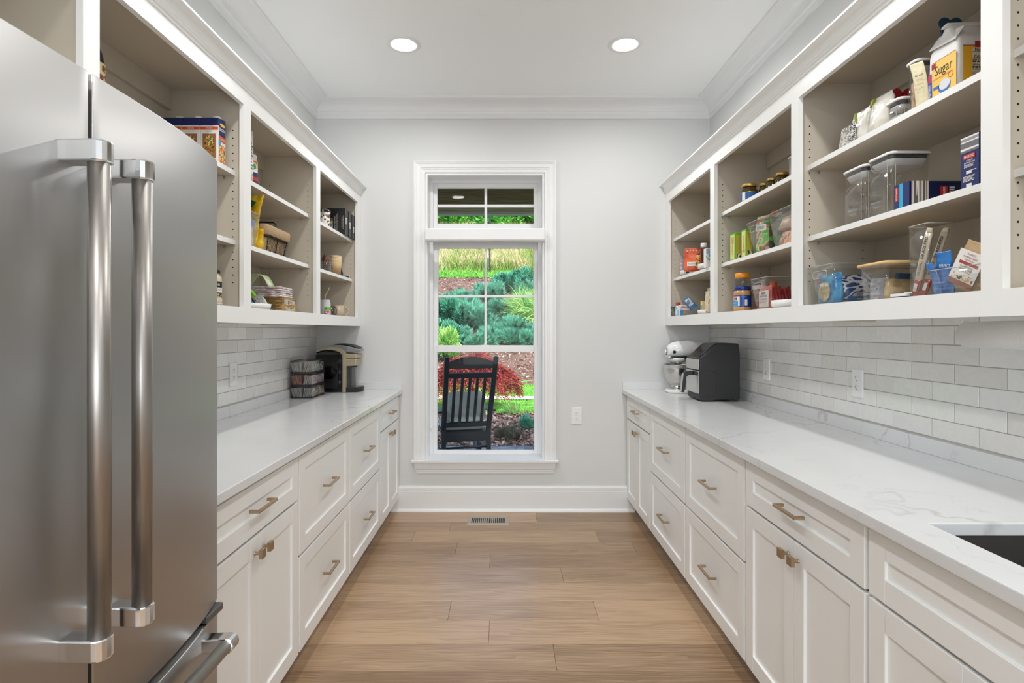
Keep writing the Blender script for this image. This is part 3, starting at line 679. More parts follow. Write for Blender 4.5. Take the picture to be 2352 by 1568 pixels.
# floor register
t = thing('floor_register', 'beige metal floor register in the oak floor below the window', 'vent', (-.128, 4.034, 0))
g = sweep([(-.148, -.084), (.148, -.084), (.148, .084), (-.148, .084)], [(0, 0), (0, .0012), (.006, .005), (.028, .0055), (.0285, .0015), (.0285, .0)], lambda p, b: (p[0], p[1], b), closed=True)
REG = mat('register_metal', (.40, .36, .31), .4, .3)
part('frame', g, REG, t); part('bar', G().box(-.005, .005, -.056, .056, .002, .0055), REG, t)
for side in (-1, 1):
    for k in range(8):
        x = side*(.0175+k*.0132)
        part('louver', G().add([(x-.003, -.056, .0052), (x+.003, -.056, .0010), (x+.003, .056, .0010), (x-.003, .056, .0052), (x-.0018, -.056, .0055), (x+.0042, -.056, .0013), (x+.0042, .056, .0013), (x-.0018, .056, .0055)], [(0, 1, 2, 3), (4, 7, 6, 5), (0, 4, 5, 1), (1, 5, 6, 2), (2, 6, 7, 3), (3, 7, 4, 0)]), REG, t)
part('opening', G().box(-.121, .121, -.057, .057, .0003, .0008), DARKHOLE, t)

# ------------------------------------------------------------------ refrigerator
FC = .925
def fx(y): return -.679-.034*abs((y-FC)/.457)**3
FZT = 1.780
t = thing('refrigerator', 'stainless french-door refrigerator filling the left foreground', 'refrigerator', (-1.05, FC, 0))
part('body', G().box(-1.40, -.775, FC-.485, FC+.485, .02, 1.745), mat('fridge_case', (.16, .16, .165), .45), t, world=True, bevel=.003)
def door_geo(y0, y1, z0, z1, r0, r1, dep=.085):
    """plan profile with bowed face, rounded at the outer end"""
    pts = [(-.680-dep, y0), ]
    n = 22; prof = []
    for k in range(n+1):
        y = y0+(y1-y0)*k/n; prof.append([fx(y), y])
    def rnd(p, rad, end):
        for q in prof:
            d = abs(q[1]-end)
            if d < rad: q[0] -= rad-math.sqrt(max(0, rad*rad-(rad-d)**2))
    # denser samples near rounded ends
    for end, rad in ((y0, r0), (y1, r1)):
        for k in range(1, 7):
            y = end+(1 if end == y0 else -1)*rad*(1-math.cos(k/7*PI/2)); prof.append([fx(y), y])
    prof.sort(key=lambda q: q[1]); rnd(prof, r0, y0); rnd(prof, r1, y1)
    poly = [(-.680-dep, y0)]+[tuple(q) for q in prof]+[(-.680-dep, y1)]
    return G().prism(poly, z0, z1, 'z', smooth=False)
def door(y0, y1, r0, r1, z0, z1, nm):
    g = door_geo(y0, y1, z0, z1, r0, r1)
    ob = part(nm, g, STAINLESS, t, world=True)
    for p in ob.data.polygons: p.use_smooth = True
    md = ob.modifiers.new('b', 'BEVEL'); md.width = .003; md.segments = 2; md.limit_method = 'ANGLE'; md.angle_limit = .9
    ob.data.shade_smooth() if hasattr(ob.data, 'shade_smooth') else None
    es = ob.modifiers.new('e', 'EDGE_SPLIT'); es.split_angle = .6; return ob
GY = .925
dl = door(FC-.493, GY-.0045, .012, .003, .690, FZT, 'door'); dr = door(GY+.0045, FC+.493, .003, .012, .690, FZT, 'door')
dw = door(FC-.493, FC+.493, .010, .010, .10, .668, 'freezer_drawer')
part('gasket', G().box(-.79, -.700, GY-.004, GY+.004, .70, 1.775), BLACK, t, world=True)
part('drawer_gap', G().box(-.79, -.735, FC-.47, FC+.47, .664, .694), BLACK, t, world=True)
part('hinge_cover', G().box(-.80, -.70, FC+.40, FC+.475, .670, .688), mat('hinge_grey', (.12, .12, .12), .4, .5), t, world=True, bevel=.002)
part('toe_grille', G().box(-.80, -.745, FC-.47, FC+.47, .015, .095), BLACK, t, world=True)
def bracket(face, yc, zc, hx, s_):
    """cast end bracket: arm from the door face to the bar, with a rounded collar"""
    a = hx
    pts = [(face-.004, yc-.0165), (face+.012, yc-.0165), (a, yc-.0185)]
    for k in range(9):
        q = -PI/2+PI*k/8; pts.append((a+.0185*math.cos(q), yc+.0185*math.sin(q)))
    pts += [(face+.012, yc+.0165), (face-.004, yc+.0165)]
    return G().prism(pts, zc-.017, zc+.017, 'z')
for d, yc in ((dl, .8735), (dr, .9765)):
    hx = -.628; fc = fx(yc)
    part('handle_bar', G().lathe([(.0158, .880), (.0158, 1.624)], (hx, yc, 0), 28), HANDLE_STEEL, d, world=True)
    for zc, e in ((.871, 1), (1.633, -1)): part('handle_bracket', bracket(fc, yc, zc, hx, e), CHROME, d, world=True, bevel=.003, seg=2)
part('handle_bar', G().lathe([(.0150, FC-.385), (.0150, FC+.372)], (-.644, 0, .634), 28, 'y'), HANDLE_STEEL, dw, world=True)
for e in (-1, 1):
    yc = FC+e*.386; f = fx(yc)-.004; pts = [(f-.003, -.016), (f+.012, -.016), (-.644, -.0185)]
    for k in range(9):
        q = -PI/2+PI*k/8; pts.append((-.644+.0185*math.cos(q), .0185*math.sin(q)))
    pts += [(f+.012, .016), (f-.003, .016)]
    part('handle_bracket', G().prism([(p[0], .634+p[1]) for p in pts], yc-.017, yc+.017, 'y'), CHROME, dw, world=True, bevel=.003, seg=2)

# ------------------------------------------------------------------ outside: porch, garden, hillside
CONC = mat('porch_concrete', (.42, .42, .42), .85, bump=(40, .2))
po = struct('porch_floor', G().box(-4, 4, YE, 6.93, -.22, -.10), CONC)
PBRK = rampmat('porch_brick', [(118, 122, 130), (140, 142, 148), (96, 100, 110)], 4, rough=.8, interp='LINEAR')
struct('porch_edge_bed', G().box(-4, 4, 6.93, 7.15, -.24, -.112), mat('mortar', (.62, .62, .60), .9))
pb = bpy.data.objects['porch_edge_bed']
for k in range(44):
    x = -2.2+k*.1055; o = part('brick', G().box(x, x+.093, 6.94, 7.14, -.14, -.0975+R.uniform(-.002, .002)), PBRK, pb, bevel=.003)
OLIVE = rampmat('olive_wood', [(128, 122, 88), (142, 136, 102), (116, 110, 78)], 12, (.3, 1, 8), rough=.8, interp='LINEAR', bump=.3)
struct('porch_ceiling', G().box(-4, 4, YE, 7.0, 3.10, 3.14), OLIVE)
g = G()
for k in range(5): g.box(-4, 4, 6.82, 6.86, 2.83+k*.062, 2.83+k*.062+.0605)
g.box(-4, 4, 6.86, 7.0, 2.83, 3.14)
struct('porch_beam', g, OLIVE, bevel=.001)
struct('porch_fascia', G().box(-4, 4, 7.0, 7.03, 2.81, 3.2).box(-4, 4, 7.03, 7.14, 2.800, 2.868), mat('fascia_grey', (.36, .41, .38), .6))
struct('porch_roof', G().box(-4.2, 4.2, YE, 7.3, 3.2, 3.26), mat('roof_dark', (.06, .06, .06), .9))

ZP = [(7.10, -.13), (8, -.14), (12.2, -.2), (13.6, -.19), (15, -.1), (17, .81), (19.5, 2.23), (21.5, 3.31), (23, 3.66), (28, 5.62), (32, 7.34), (36, 8.8), (46, 13.2)]
def gz(y): return float(np.interp(y, [p[0] for p in ZP], [p[1] for p in ZP]))
def ground(name, y0, y1, m, dz=0, amp=.03, x0=-9, x1=9, nx=60, ny=None, wav=0):
    ny = ny or max(4, int((y1-y0)*6)); rg = random.Random(int(y0*10)); g = G(); vs = []
    for j in range(ny+1):
        for i in range(nx+1):
            x = x0+(x1-x0)*i/nx; t = j/ny
            yy0 = y0+wav*math.sin(x*.9+1); yy1 = y1+wav*math.sin(x*1.3)
            y = yy0+(yy1-yy0)*t; vs.append((x, y, gz(y)+dz+rg.uniform(-amp, amp)))
    fs = [(j*(nx+1)+i, j*(nx+1)+i+1, (j+1)*(nx+1)+i+1, (j+1)*(nx+1)+i) for j in range(ny) for i in range(nx)]
    g.add(vs, fs, True); return struct(name, g, m)
MULCH = rampmat('bark_mulch', [(52, 38, 34), (92, 68, 58), (120, 96, 84), (66, 48, 42)], 26, rough=.95, interp='LINEAR', detail=6, bump=.8)
LAWN = rampmat('lawn_green', [(66, 120, 40), (96, 160, 58), (120, 180, 76)], 6, rough=.9, interp='LINEAR', detail=4)
MEADOW = rampmat('meadow_ground', [(120, 130, 70), (170, 160, 110), (150, 150, 90)], 3, rough=.95, interp='LINEAR', detail=5)
ground('mulch_bed', 7.16, 10.4, MULCH, wav=.15); ground('lawn_strip', 10.2, 15.1, LAWN, dz=.01, wav=.1)
ground('mulch_slope', 14.9, 21.8, MULCH, dz=.015, amp=.05); ground('lawn_bank', 21.6, 23.2, LAWN, dz=.03); ground('meadow_hill', 23.0, 46, MEADOW, amp=.12)
g = G(); vs = []
for i in range(31):
    x = -9+.6*i; y = 12.7-.05*x
    vs += [(x, y-.28, -.155), (x, y+.28, -.150)]
g.add(vs, [(2*i, 2*i+2, 2*i+3, 2*i+1) for i in range(30)]); struct('garden_path', g, mat('pale_paving', (.72, .70, .66), .8))

def leaves(P, D, L, W, rng, name, m, parent=None, curl=.3):
    """P Nx3 base, D Nx3 direction (unit), L,W arrays: one bent blade of 4 verts/2 tris... each"""
    n = len(P); rnd = rng.normal(size=(n, 3)); side = np.cross(D, rnd); side /= np.linalg.norm(side, axis=1, keepdims=True)+1e-9
    up = np.cross(side, D); L = L[:, None]; W = W[:, None]
    a = P-side*W*.5; b = P+side*W*.5; mid = P+D*L*.55
    c = mid+side*W*.5; d = mid-side*W*.5; e = P+D*L-up*L*curl*.4
    V = np.stack([a, b, c, d, e], 1).reshape(-1, 3)
    me = bpy.data.meshes.new(name); me.vertices.add(len(V)); me.vertices.foreach_set('co', V.ravel().astype(np.float32))
    idx = np.arange(n)[:, None]*5; F = np.concatenate([idx+np.array([0, 1, 2]), idx+np.array([0, 2, 3]), idx+np.array([3, 2, 4])], 1).reshape(-1, 3)
    me.loops.add(F.size); me.loops.foreach_set('vertex_index', F.ravel().astype(np.int32)); me.polygons.add(len(F))
    me.polygons.foreach_set('loop_start', np.arange(0, F.size, 3, dtype=np.int32)); me.polygons.foreach_set('loop_total', np.full(len(F), 3, np.int32))
    me.update(); me.materials.append(m); ob = bpy.data.objects.new(name, me); link(ob, parent); ORG[ob.name] = Vector((0, 0, 0)); return ob
def leafmat(name, cols, scale=3):
    m = rampmat(name, cols, scale, rough=.65, interp='LINEAR', detail=5); return m
JUN = leafmat('juniper_green', [(20, 84, 66), (60, 140, 114), (104, 184, 150), (22, 74, 60)], 5)
FRESH = leafmat('fresh_green', [(50, 120, 60), (120, 180, 90), (170, 205, 120)], 4)
MAPLE = leafmat('maple_red', [(70, 16, 20), (120, 34, 34), (150, 62, 54)], 6)
TREEG = leafmat('tree_green', [(24, 96, 40), (60, 156, 64), (120, 200, 90)], 1.2)
TANG = leafmat('tan_grass', [(168, 176, 104), (206, 196, 150), (140, 164, 84)], 1.2)
BROWNS = leafmat('brown_heath', [(70, 66, 56), (110, 104, 84), (60, 80, 62)], 8)
BARK = mat('bark', (.06, .045, .035), .9)
def shrub(name, label, cat, c, r, n, L, W, m, seed, grp=None, upb=.6, stems=3, curl=.3, lobes=9):
    rng = np.random.default_rng(seed); t = thing(name, label, cat, c, 0, grp)
    cen = rng.normal(size=(lobes, 3))*np.array(r)*.42; cen[:, 2] = np.abs(cen[:, 2])*.8+r[2]*.35
    k = rng.integers(0, lobes, n); d = rng.normal(size=(n, 3)); d /= np.linalg.norm(d, axis=1, keepdims=True)
    P = cen[k]+d*np.array(r)*.42*rng.uniform(.5, 1.0, (n, 1)); P[:, 2] = np.maximum(P[:, 2], .02)
    D = d*.8+np.array([0, 0, upb])+(cen[k]/(np.array(r)+1e-6))*.5+rng.normal(size=(n, 3))*.25; D /= np.linalg.norm(D, axis=1, keepdims=True)
    leaves(P, D, rng.uniform(.6, 1.3, n)*L, rng.uniform(.7, 1.3, n)*W, rng, 'foliage', m, t, curl)['kind'] = 'stuff'
    g = G()
    for q in cen[:stems]:
        g.tube([(0, 0, -.05), tuple(q*.4+np.array([0, 0, .05])), tuple(q)], [.035*r[2]+.01, .02*r[2]+.006, .005], 6)
    part('stem', g, BARK, t)['kind'] = 'stuff'; return t
def at(px, py, y): return ((px-1163)/1300*y, y)
for i, (px, y, r, lab) in enumerate([
    (1178, 20.6, (.75, .7, .62), 'blue-green spreading juniper highest on the mulch slope, upper right pane'),
    (1222, 19.8, (.55, .6, .7), 'blue-green juniper cut by the right edge of the window glass'),
    (1030, 18.6, (.75, .6, .65), 'large blue-green juniper filling the left middle pane'),
    (1085, 18.0, (.7, .6, .6), 'blue-green juniper just left of the centre muntin'),
    (1150, 17.4, (.72, .6, .6), 'blue-green juniper just right of the centre muntin, lower on the slope'),
    (1208, 17.0, (.6, .55, .5), 'blue-green juniper lowest on the slope at the right'),
    (1060, 19.4, (.7, .5, .5), 'blue-green juniper uppermost in the left middle pane'),
    (1012, 17.3, (.6, .5, .55), 'blue-green juniper at the far left above the leafy perennial'),
    (1075, 16.9, (.62, .5, .45), 'low blue-green juniper at the foot of the slope left of the muntin'),
    (1142, 18.7, (.62, .5, .55), 'blue-green juniper just below the horizontal muntin, right of centre'),
    (1130, 19.9, (.55, .5, .5), 'small blue-green juniper behind the centre muntin')]):
    x, _ = at(px, 0, y); shrub('juniper_shrub', lab, 'shrub', (x, y, gz(y)-.05), r, 10000, .125, .013, JUN, 100+i, 'junipers on the slope', upb=.5, lobes=10)
x, _ = at(1216, 0, 18.3); shrub('ornamental_grass', 'light green weeping ornamental grass at the right of the slope', 'grass', (x, 18.3, gz(18.3)), (.35, .35, .6), 2600, .6, .016, FRESH, 55, curl=1.3, upb=.2)
x, _ = at(1022, 0, 16.2); shrub('leafy_perennial', 'light green leafy perennial below the left juniper', 'plant', (x, 16.2, gz(16.2)), (.42, .35, .75), 2600, .13, .03, FRESH, 56)
# laceleaf maple
x, _ = at(1085, 0, 11.2); rng = np.random.default_rng(5)
t = thing('japanese_maple', 'low red laceleaf maple spreading behind the rocking chair', 'tree', (x, 11.2, gz(11.2)))
n = 24000; u = rng.uniform(0, 1, n)**.6; a = rng.uniform(0, 2*PI, n); rad = u*.90*(1+.12*np.sin(5*a+1)); P = np.stack([rad*np.cos(a), rad*.75*np.sin(a), 1.04-.66*u**2.3+rng.uniform(-.16, .05, n)*(.4+u)], 1)
P[:, 2] += .05*np.sin(P[:, 0]*9)*np.cos(P[:, 1]*7)
D = np.stack([np.cos(a)*.8, np.sin(a)*.8, -.55*u-.1], 1)+rng.normal(size=(n, 3))*.35; D /= np.linalg.norm(D, axis=1, keepdims=True)
leaves(P, D, rng.uniform(.035, .07, n), rng.uniform(.007, .015, n), rng, 'foliage', MAPLE, t, .8)['kind'] = 'stuff'
g = G(); g.tube([(0, 0, -.05), (.03, 0, .25), (-.02, .02, .5)], [.05, .04, .035], 8)
for k in range(7):
    q = 2*PI*k/7; g.tube([(-.02, .02, .48), (.35*math.cos(q), .28*math.sin(q), .80), (.75*math.cos(q), .55*math.sin(q), .72)], [.028, .014, .006], 6)
part('trunk', g, BARK, t)['kind'] = 'stuff'
for i, (px, y, r, m_, lab) in enumerate([(1213, 8.45, (.14, .13, .17), JUN, 'small dwarf blue spruce at the lower right of the window'), (1168, 7.75, (.21, .16, .15), BROWNS, 'low brownish heather bush beside the porch edge'), (1188, 7.62, (.10, .12, .10), BROWNS, 'smaller brownish heather tuft right of the heather bush')]):
    x, _ = at(px, 0, y); shrub('dwarf_shrub', lab, 'shrub', (x, y, gz(y)), r, 2200, .05, .008, m_, 70+i, 'dwarf shrubs by the porch', lobes=7)
x, _ = at(1172, 0, 9.9); shrub('grass_clump', 'bright green grass clump hanging over the mulch edge', 'grass', (x, 10.1, gz(10.1)), (.16, .10, .10), 260, .14, .008, FRESH, 90, curl=1.2)
for i, (px, y, r, lab) in enumerate([(1040, 30.6, (1.6, 1.2, 1.6), 'round green tree at the left of the top transom'), (1082, 31.2, (.8, .8, 1.0), 'small green tree beside the left transom tree'), (1140, 30.6, (1.7, 1.2, 1.8), 'green tree right of the transom muntin'), (1175, 31.2, (1.6, 1.2, 1.7), 'dense green tree in the right transom pane'), (1212, 30.8, (1.8, 1.2, 1.7), 'green tree cut by the right edge of the transom'), (1245, 30.4, (1.6, 1.2, 1.6), 'green tree beyond the right edge of the transom')]):
    x, _ = at(px, 0, y); shrub('hill_tree', lab, 'tree', (x, y, gz(y)-.1), r, 5200, .22, .10, TREEG, 200+i, 'trees at the top of the hill')
# grass as stuff
def field(name, label, y0, y1, n, L, W, m, seed, x0=-4.2, x1=3.2, lean=.25, curl=.5, zo=0):
    rng = np.random.default_rng(seed); y = rng.uniform(y0, y1, n); k = y/y1; x = rng.uniform(x0, x1, n)*k
    z = np.interp(y, [p[0] for p in ZP], [p[1] for p in ZP])+zo
    D = np.stack([rng.normal(0, lean, n), rng.normal(0, lean, n), np.ones(n)], 1); D /= np.linalg.norm(D, axis=1, keepdims=True)
    o = leaves(np.stack([x, y, z], 1), D, rng.uniform(.5, 1.2, n)*L, rng.uniform(.7, 1.3, n)*W, rng, name, m, None, curl); o['label'] = label; o['category'] = 'grass'; o['kind'] = 'stuff'; return o
field('lawn_grass', 'short mown green grass either side of the pale path', 10.3, 15.0, 26000, .06, .010, LAWN, 1, -2.6, 1.4)
field('bank_grass', 'short bright green grass strip along the top of the mulch slope', 21.6, 23.1, 9000, .16, .03, LAWN, 2)
field('meadow_grass', 'tall dry yellow-green meadow grass covering the hillside', 23.1, 36, 60000, .70, .017, TANG, 3, -5.5, 4.5, lean=.35, curl=.8)
field('meadow_undergrowth', 'shorter green grass growing among the tall hillside grass', 23.1, 36, 14000, .40, .03, LAWN, 4, -5.5, 4.5)
rng = np.random.default_rng(9); n = 14000
y = np.concatenate([rng.uniform(7.2, 10.3, n//3), rng.uniform(15, 21.7, n-n//3)]); x = rng.uniform(-2.6, 1.8, n)*np.where(y < 11, .6, 1)
D = rng.normal(size=(n, 3))*np.array([1, 1, .3]); D /= np.linalg.norm(D, axis=1, keepdims=True)
o = leaves(np.stack([x, y, np.interp(y, [p[0] for p in ZP], [p[1] for p in ZP])+.03], 1), D, rng.uniform(.03, .12, n), rng.uniform(.012, .035, n), rng, 'mulch_chips', rampmat('mulch_chip', [(70, 50, 44), (150, 124, 110), (196, 176, 160)], 9, rough=.9), None, 0)
o['label'] = 'loose bark mulch chips scattered over the beds and slope'; o['category'] = 'mulch'; o['kind'] = 'stuff'
x, _ = at(1125, 0, 22.4); t = thing('lamp_post', 'thin black lamp post standing on the grass bank outside', 'lamp post', (x, 22.4, gz(22.4)))
part('post', G().lathe([(.05, -.05), (.05, .12), (.034, .16), (.034, 3.4)], seg=12), BLACK, t); part('lantern', G().lathe([(.05, 3.4), (.13, 3.45), (.16, 3.8), (.03, 3.95)], seg=8), BLACK, t)

# rocking chair on the porch
t = thing('rocking_chair', 'black slatted porch rocking chair seen from behind through the window', 'rocking chair', (-.434, 6.08, -.10), .29)
CH = mat('black_chair_paint', (.004, .005, .006), .45); RT = .25/.74          # recline
def bp_(x, z): return (x, -(z-.36)*RT if z > .36 else -(z-.36)*.05, z)
def bar(p, q, w_, d): # rectangular member between two points, width along x
    P, Q = Vector(p), Vector(q); ax = (Q-P).normalized(); s_ = Vector((1, 0, 0)); n_ = ax.cross(s_).normalized()
    f = [P+s_*a*w_/2+n_*b*d/2 for a, b in ((-1, -1), (1, -1), (1, 1), (-1, 1))]; h = [v+(Q-P) for v in f]
    return G().loft([[tuple(v) for v in f], [tuple(v) for v in h]], smooth=False)
for e in (-1, 1):
    g = bar(bp_(e*.245, .35), bp_(e*.258, 1.185), .052, .035); part('back_post', g, CH, t, bevel=.006)
    part('back_leg', bar(bp_(e*.245, .40), (e*.245, -.02, .05), .048, .04), CH, t, bevel=.004)
    part('front_leg', bar((e*.27, .50, .05), (e*.27, .46, .58), .048, .04), CH, t, bevel=.004)
    part('armrest', G().box(e*.27-.045, e*.27+.045, -.08, .56, .585, .608), CH, t, bevel=.006)
    g = G(); ps = [((q-.5)*1.0+.2, .03+.10*((q-.45)*1.9)**2) for q in [k/14 for k in range(15)]]
    g.loft([[(e*.255-.018, a, b), (e*.255+.018, a, b), (e*.255+.018, a, b+.045), (e*.255-.018, a, b+.045)] for a, b in ps], smooth=False); g.shift((0, 0, -.028)); part('rocker', g, CH, t)
poly = []
for k in range(13): q = -1+k/6; poly.append((q*.236, 1.130+.055*(1-q*q)))
poly = [(-.236, 1.062)]+poly+[(.236, 1.062)]
y_ = bp_(0, 1.1)[1]; g = G().prism(poly, y_-.010, y_+.012); part('crest_rail', g, CH, t, bevel=.004)
part('middle_rail', bar(bp_(0, .965), bp_(0, 1.018), .48, .03), CH, t, bevel=.003); part('lower_rail', bar(bp_(0, .43), bp_(0, .475), .465, .03), CH, t, bevel=.003)
for k in range(5): part('slat', bar(bp_((k-2)*.0785, .47), bp_((k-2)*.0805, .97), .031, .016), CH, t, bevel=.003)
part('seat', G().box(-.25, .25, -.02, .48, .345, .375), CH, t, bevel=.006); part('seat_rail', G().box(-.235, .235, -.035, -.012, .270, .375), CH, t, bevel=.004)
for z in (.14, .20): part('stretcher', G().tube([(-.25, 0, z), (.25, 0, z)], .012, 8), CH, t)
part('side_stretcher', G().tube([(-.25, 0, .17), (-.27, .48, .17)], .012, 8), CH, t); part('side_stretcher', G().tube([(.25, 0, .17), (.27, .48, .17)], .012, 8), CH, t)
CUSH = mat('cushion_fabric', (.33, .36, .34), .9, bump=(300, .2))
def cushion(w_, d, h, seed):
    rg = random.Random(seed); rings = []
    for k in range(9):
        q = -1+k/4; e = math.sqrt(max(0, 1-abs(q)**3)); rings.append(superring(0, 0, w_/2*(.93+.07*e), d/2*(.93+.07*e), q*h/2*1.0, 7, 40, rg, .004) if abs(q) < 1 else superring(0, 0, w_/2*.86, d/2*.86, q*h/2, 6, 40, rg, .004))
    return G().loft(rings)
c = thing('seat_cushion', 'grey-green seat cushion on the black rocking chair', 'cushion', (-.434+.0, 6.08, .275), .29)
g = cushion(.46, .44, .09, 2); g.shift((0, .25, .048)); part('cushion_body', g, CUSH, c)
c = thing('back_cushion', 'grey-green back cushion leaning behind the slats of the rocking chair', 'cushion', (-.434, 6.08, .275), .29)
g = cushion(.43, .33, .09, 3); g.xf(Matrix.Rotation(PI/2-.34, 4, 'X')); g.shift((0, .035, .235+.02)); part('cushion_body', g, CUSH, c)

# ------------------------------------------------------------------ things on the left shelves
L2, L1, L0, R2, R1, R0 = 2.029, 1.738, 1.447, 2.036, 1.744, 1.451
TRAYW = WHITEP
def lathe_thing(name, label, cat, c, prof, m, pname='body', seg=32, rz=0, group=None):
    t = thing(name, label, cat, c, rz, group); part(pname, G().lathe(prof, seg=seg), m, t); return t
def wrap(t, r, z0, z1, a0, a1, m, name='label', n=18, e=.0006):
    """curved label on a jar of radius r, angles in degrees (0 = +x)"""
    g = G(); vs = []
    for k in range(n+1):
        a = math.radians(a0+(a1-a0)*k/n); vs += [((r+e)*math.cos(a), (r+e)*math.sin(a), z0), ((r+e)*math.cos(a), (r+e)*math.sin(a), z1)]
    g.add(vs, [(2*k, 2*k+2, 2*k+3, 2*k+1) for k in range(n)], True); return part(name, g, m, t)
def jtext(t, r, z, ang, size, s, m, width=None, bold=0):
    a = math.radians(ang); return text(s, size, ((r+.0016)*math.cos(a), (r+.0016)*math.sin(a), z), (PI/2, 0, a+PI/2), m, t, width=width, bold=bold)

# broth cartons
FOODP = rampmat('food_picture', [(110, 50, 24), (190, 120, 60), (70, 110, 40), (230, 190, 130), (160, 60, 30)], 55, rough=.4, detail=3)
NOODLE = rampmat('noodle_picture', [(190, 90, 40), (240, 210, 150), (230, 120, 50), (60, 110, 60), (250, 230, 180)], 60, rough=.4, detail=3)
broth_l = ['chicken broth carton at the shelf edge, its side print facing the aisle', 'chicken broth carton in the middle of the three beside the refrigerator top', 'chicken broth carton deepest on the shelf, mostly behind the refrigerator']
for i in range(3):
    x1 = -1.160-.0745*i; B = Box(x1-.0725, x1, 2.278, 2.338, L2, L2+.183)
    t = carton('broth_carton', broth_l[i], 'carton', B, PW, 'chicken broth cartons')
    g = G().add([(B.x0-.0004, B.y0-.0004, B.z1-.030), (B.x1+.0004, B.y0-.0004, B.z1-.030), (B.x1+.0004, B.y1, B.z1-.030), (B.x0-.0004, B.y1, B.z1-.030),
                 (B.x0-.0004, B.y0-.0004, B.z1+.002), (B.x1+.0004, B.y0-.0004, B.z1+.002), (B.x1+.0004, B.y1, B.z1+.0085), (B.x0-.0004, B.y1, B.z1+.0085)], [(0, 3, 2, 1), (4, 5, 6, 7), (0, 1, 5, 4), (1, 2, 6, 5), (2, 3, 7, 6), (3, 0, 4, 7)])
    part('carton_top', g, PB, t, world=True, bevel=.001)
    part('cap', G().lathe([(.016, -.001), (.016, .012), (.0135, .014)], (x1-.024, 2.314, B.z1+.004), 20), PW, t, world=True)
    decal(t, B, 'near', 0, .745, 1, .815, PO, 'band'); dtext(t, B, 'near', .5, .78, .0075, 'CHICKEN', PW, .026, bold=.01); dtext(t, B, 'near', .5, .71, .005, 'MADE WITH', PK, .024)
    decal(t, B, 'near', .14, .12, .86, .66, cm('board_brown', (150, 104, 70)), 'picture'); decal(t, B, 'near', .22, .18, .8, .62, FOODP, 'picture', .001, ell=True)
    if i == 0:
        decal(t, B, 'al', .1, .62, .95, .95, PB, 'panel'); decal(t, B, 'al', .2, .86, .9, .93, PY, 'logo', .0009, ell=True)
        dtext(t, B, 'al', .53, .78, .017, 'BROTH', PW, .044, bold=.02); decal(t, B, 'al', .12, .52, .95, .64, PO, 'band', .0009); dtext(t, B, 'al', .55, .58, .008, 'CHICKEN', PW, .036, bold=.01)
        decal(t, B, 'al', .04, .42, .34, .56, cm('sky_blue', (60, 160, 210)), 'badge', .0012, ell=True); decal(t, B, 'al', .08, .03, .97, .45, NOODLE, 'picture')
t = lathe_thing('olive_oil_bottle', 'dark bottle with a cream label, a sliver beside the near stile at top left', 'bottle', (-1.278, 1.75, L2), [(.029, 0), (.031, .006), (.031, .155), (.024, .19), (.013, .215), (.013, .235)], mat('dark_bottle', (.03, .02, .02), .1))
part('cap', G().lathe([(.0155, .228), (.0155, .258), (.012, .262)], seg=20), BLACK, t); wrap(t, .031, .05, .155, -200, 80, rampmat('olive_label', [(226, 214, 160), (214, 200, 140), (150, 60, 40), (90, 40, 60)], 60, detail=2)); wrap(t, .031, .008, .05, -200, 80, rampmat('olive_pic', [(60, 20, 40), (210, 190, 170), (110, 50, 70)], 90))

# jar on a turntable, bottom left
turntable('turntable', 'white turntable under the cream sauce jar at the bottom left', -1.262, 2.262, L0, .118, .020)
AF = cm('alfredo_cream', (214, 200, 172), .25)
t = lathe_thing('sauce_jar', 'glass jar of cream alfredo sauce with a black lid beside the refrigerator', 'jar', (-1.197, 2.30, L0+.0148), [(.030, 0), (.0385, .005), (.040, .020), (.036, .032), (.036, .088), (.038, .10), (.036, .114), (.028, .122), (.028, .128)], AF)
part('lid', G().lathe(jar_lid_prof(.031, .014)).shift((0, 0, .128)), BLACK, t); wrap(t, .0365, .030, .094, -150, 80, PK)
wrap(t, .0370, .050, .070, -110, 60, PW); jtext(t, .0365, .081, -45, .014, 'Bertolli', PW, .036); jtext(t, .0375, .060, -45, .012, 'ALFREDO', cm('wine', (120, 40, 60)), .042)
wrap(t, .0370, .033, .046, -80, 40, rampmat('pasta_pic', [(230, 214, 170), (60, 60, 60), (200, 180, 120)], 80))

# middle unit, top shelf
B = Box(-1.262, -1.190, 2.60, 2.663, L2, L2+.262); t = carton('cereal_box', 'tall white box on the top shelf, a sliver beside the stile', 'box', B, PW); lines(t, B, 'al', .1, .9, .3, .8, 9, PGR)
decal(t, B, 'al', .1, .04, .9, .26, rampmat('box_art', [(190, 150, 110), (230, 225, 220), (150, 90, 60)], 40), 'picture'); decal(t, B, 'near', .5, .8, 1, 1, PO, 'picture')
t = lathe_thing('creamer_canister', 'small round canister with green and navy label on the top left shelf', 'canister', (-1.235, 2.723, L2), [(.034, 0), (.0355, .004), (.0355, .145), (.031, .150), (.031, .158)], PW)
part('lid', G().lathe(jar_lid_prof(.032, .014)).shift((0, 0, .158)), PW, t)
wrap(t, .0355, .02, .085, -170, 60, PB); wrap(t, .0357, .045, .062, -170, 60, PR); wrap(t, .0355, .095, .140, -170, 60, rampmat('canister_art', [(70, 160, 100), (236, 224, 200), (214, 120, 60)], 40))

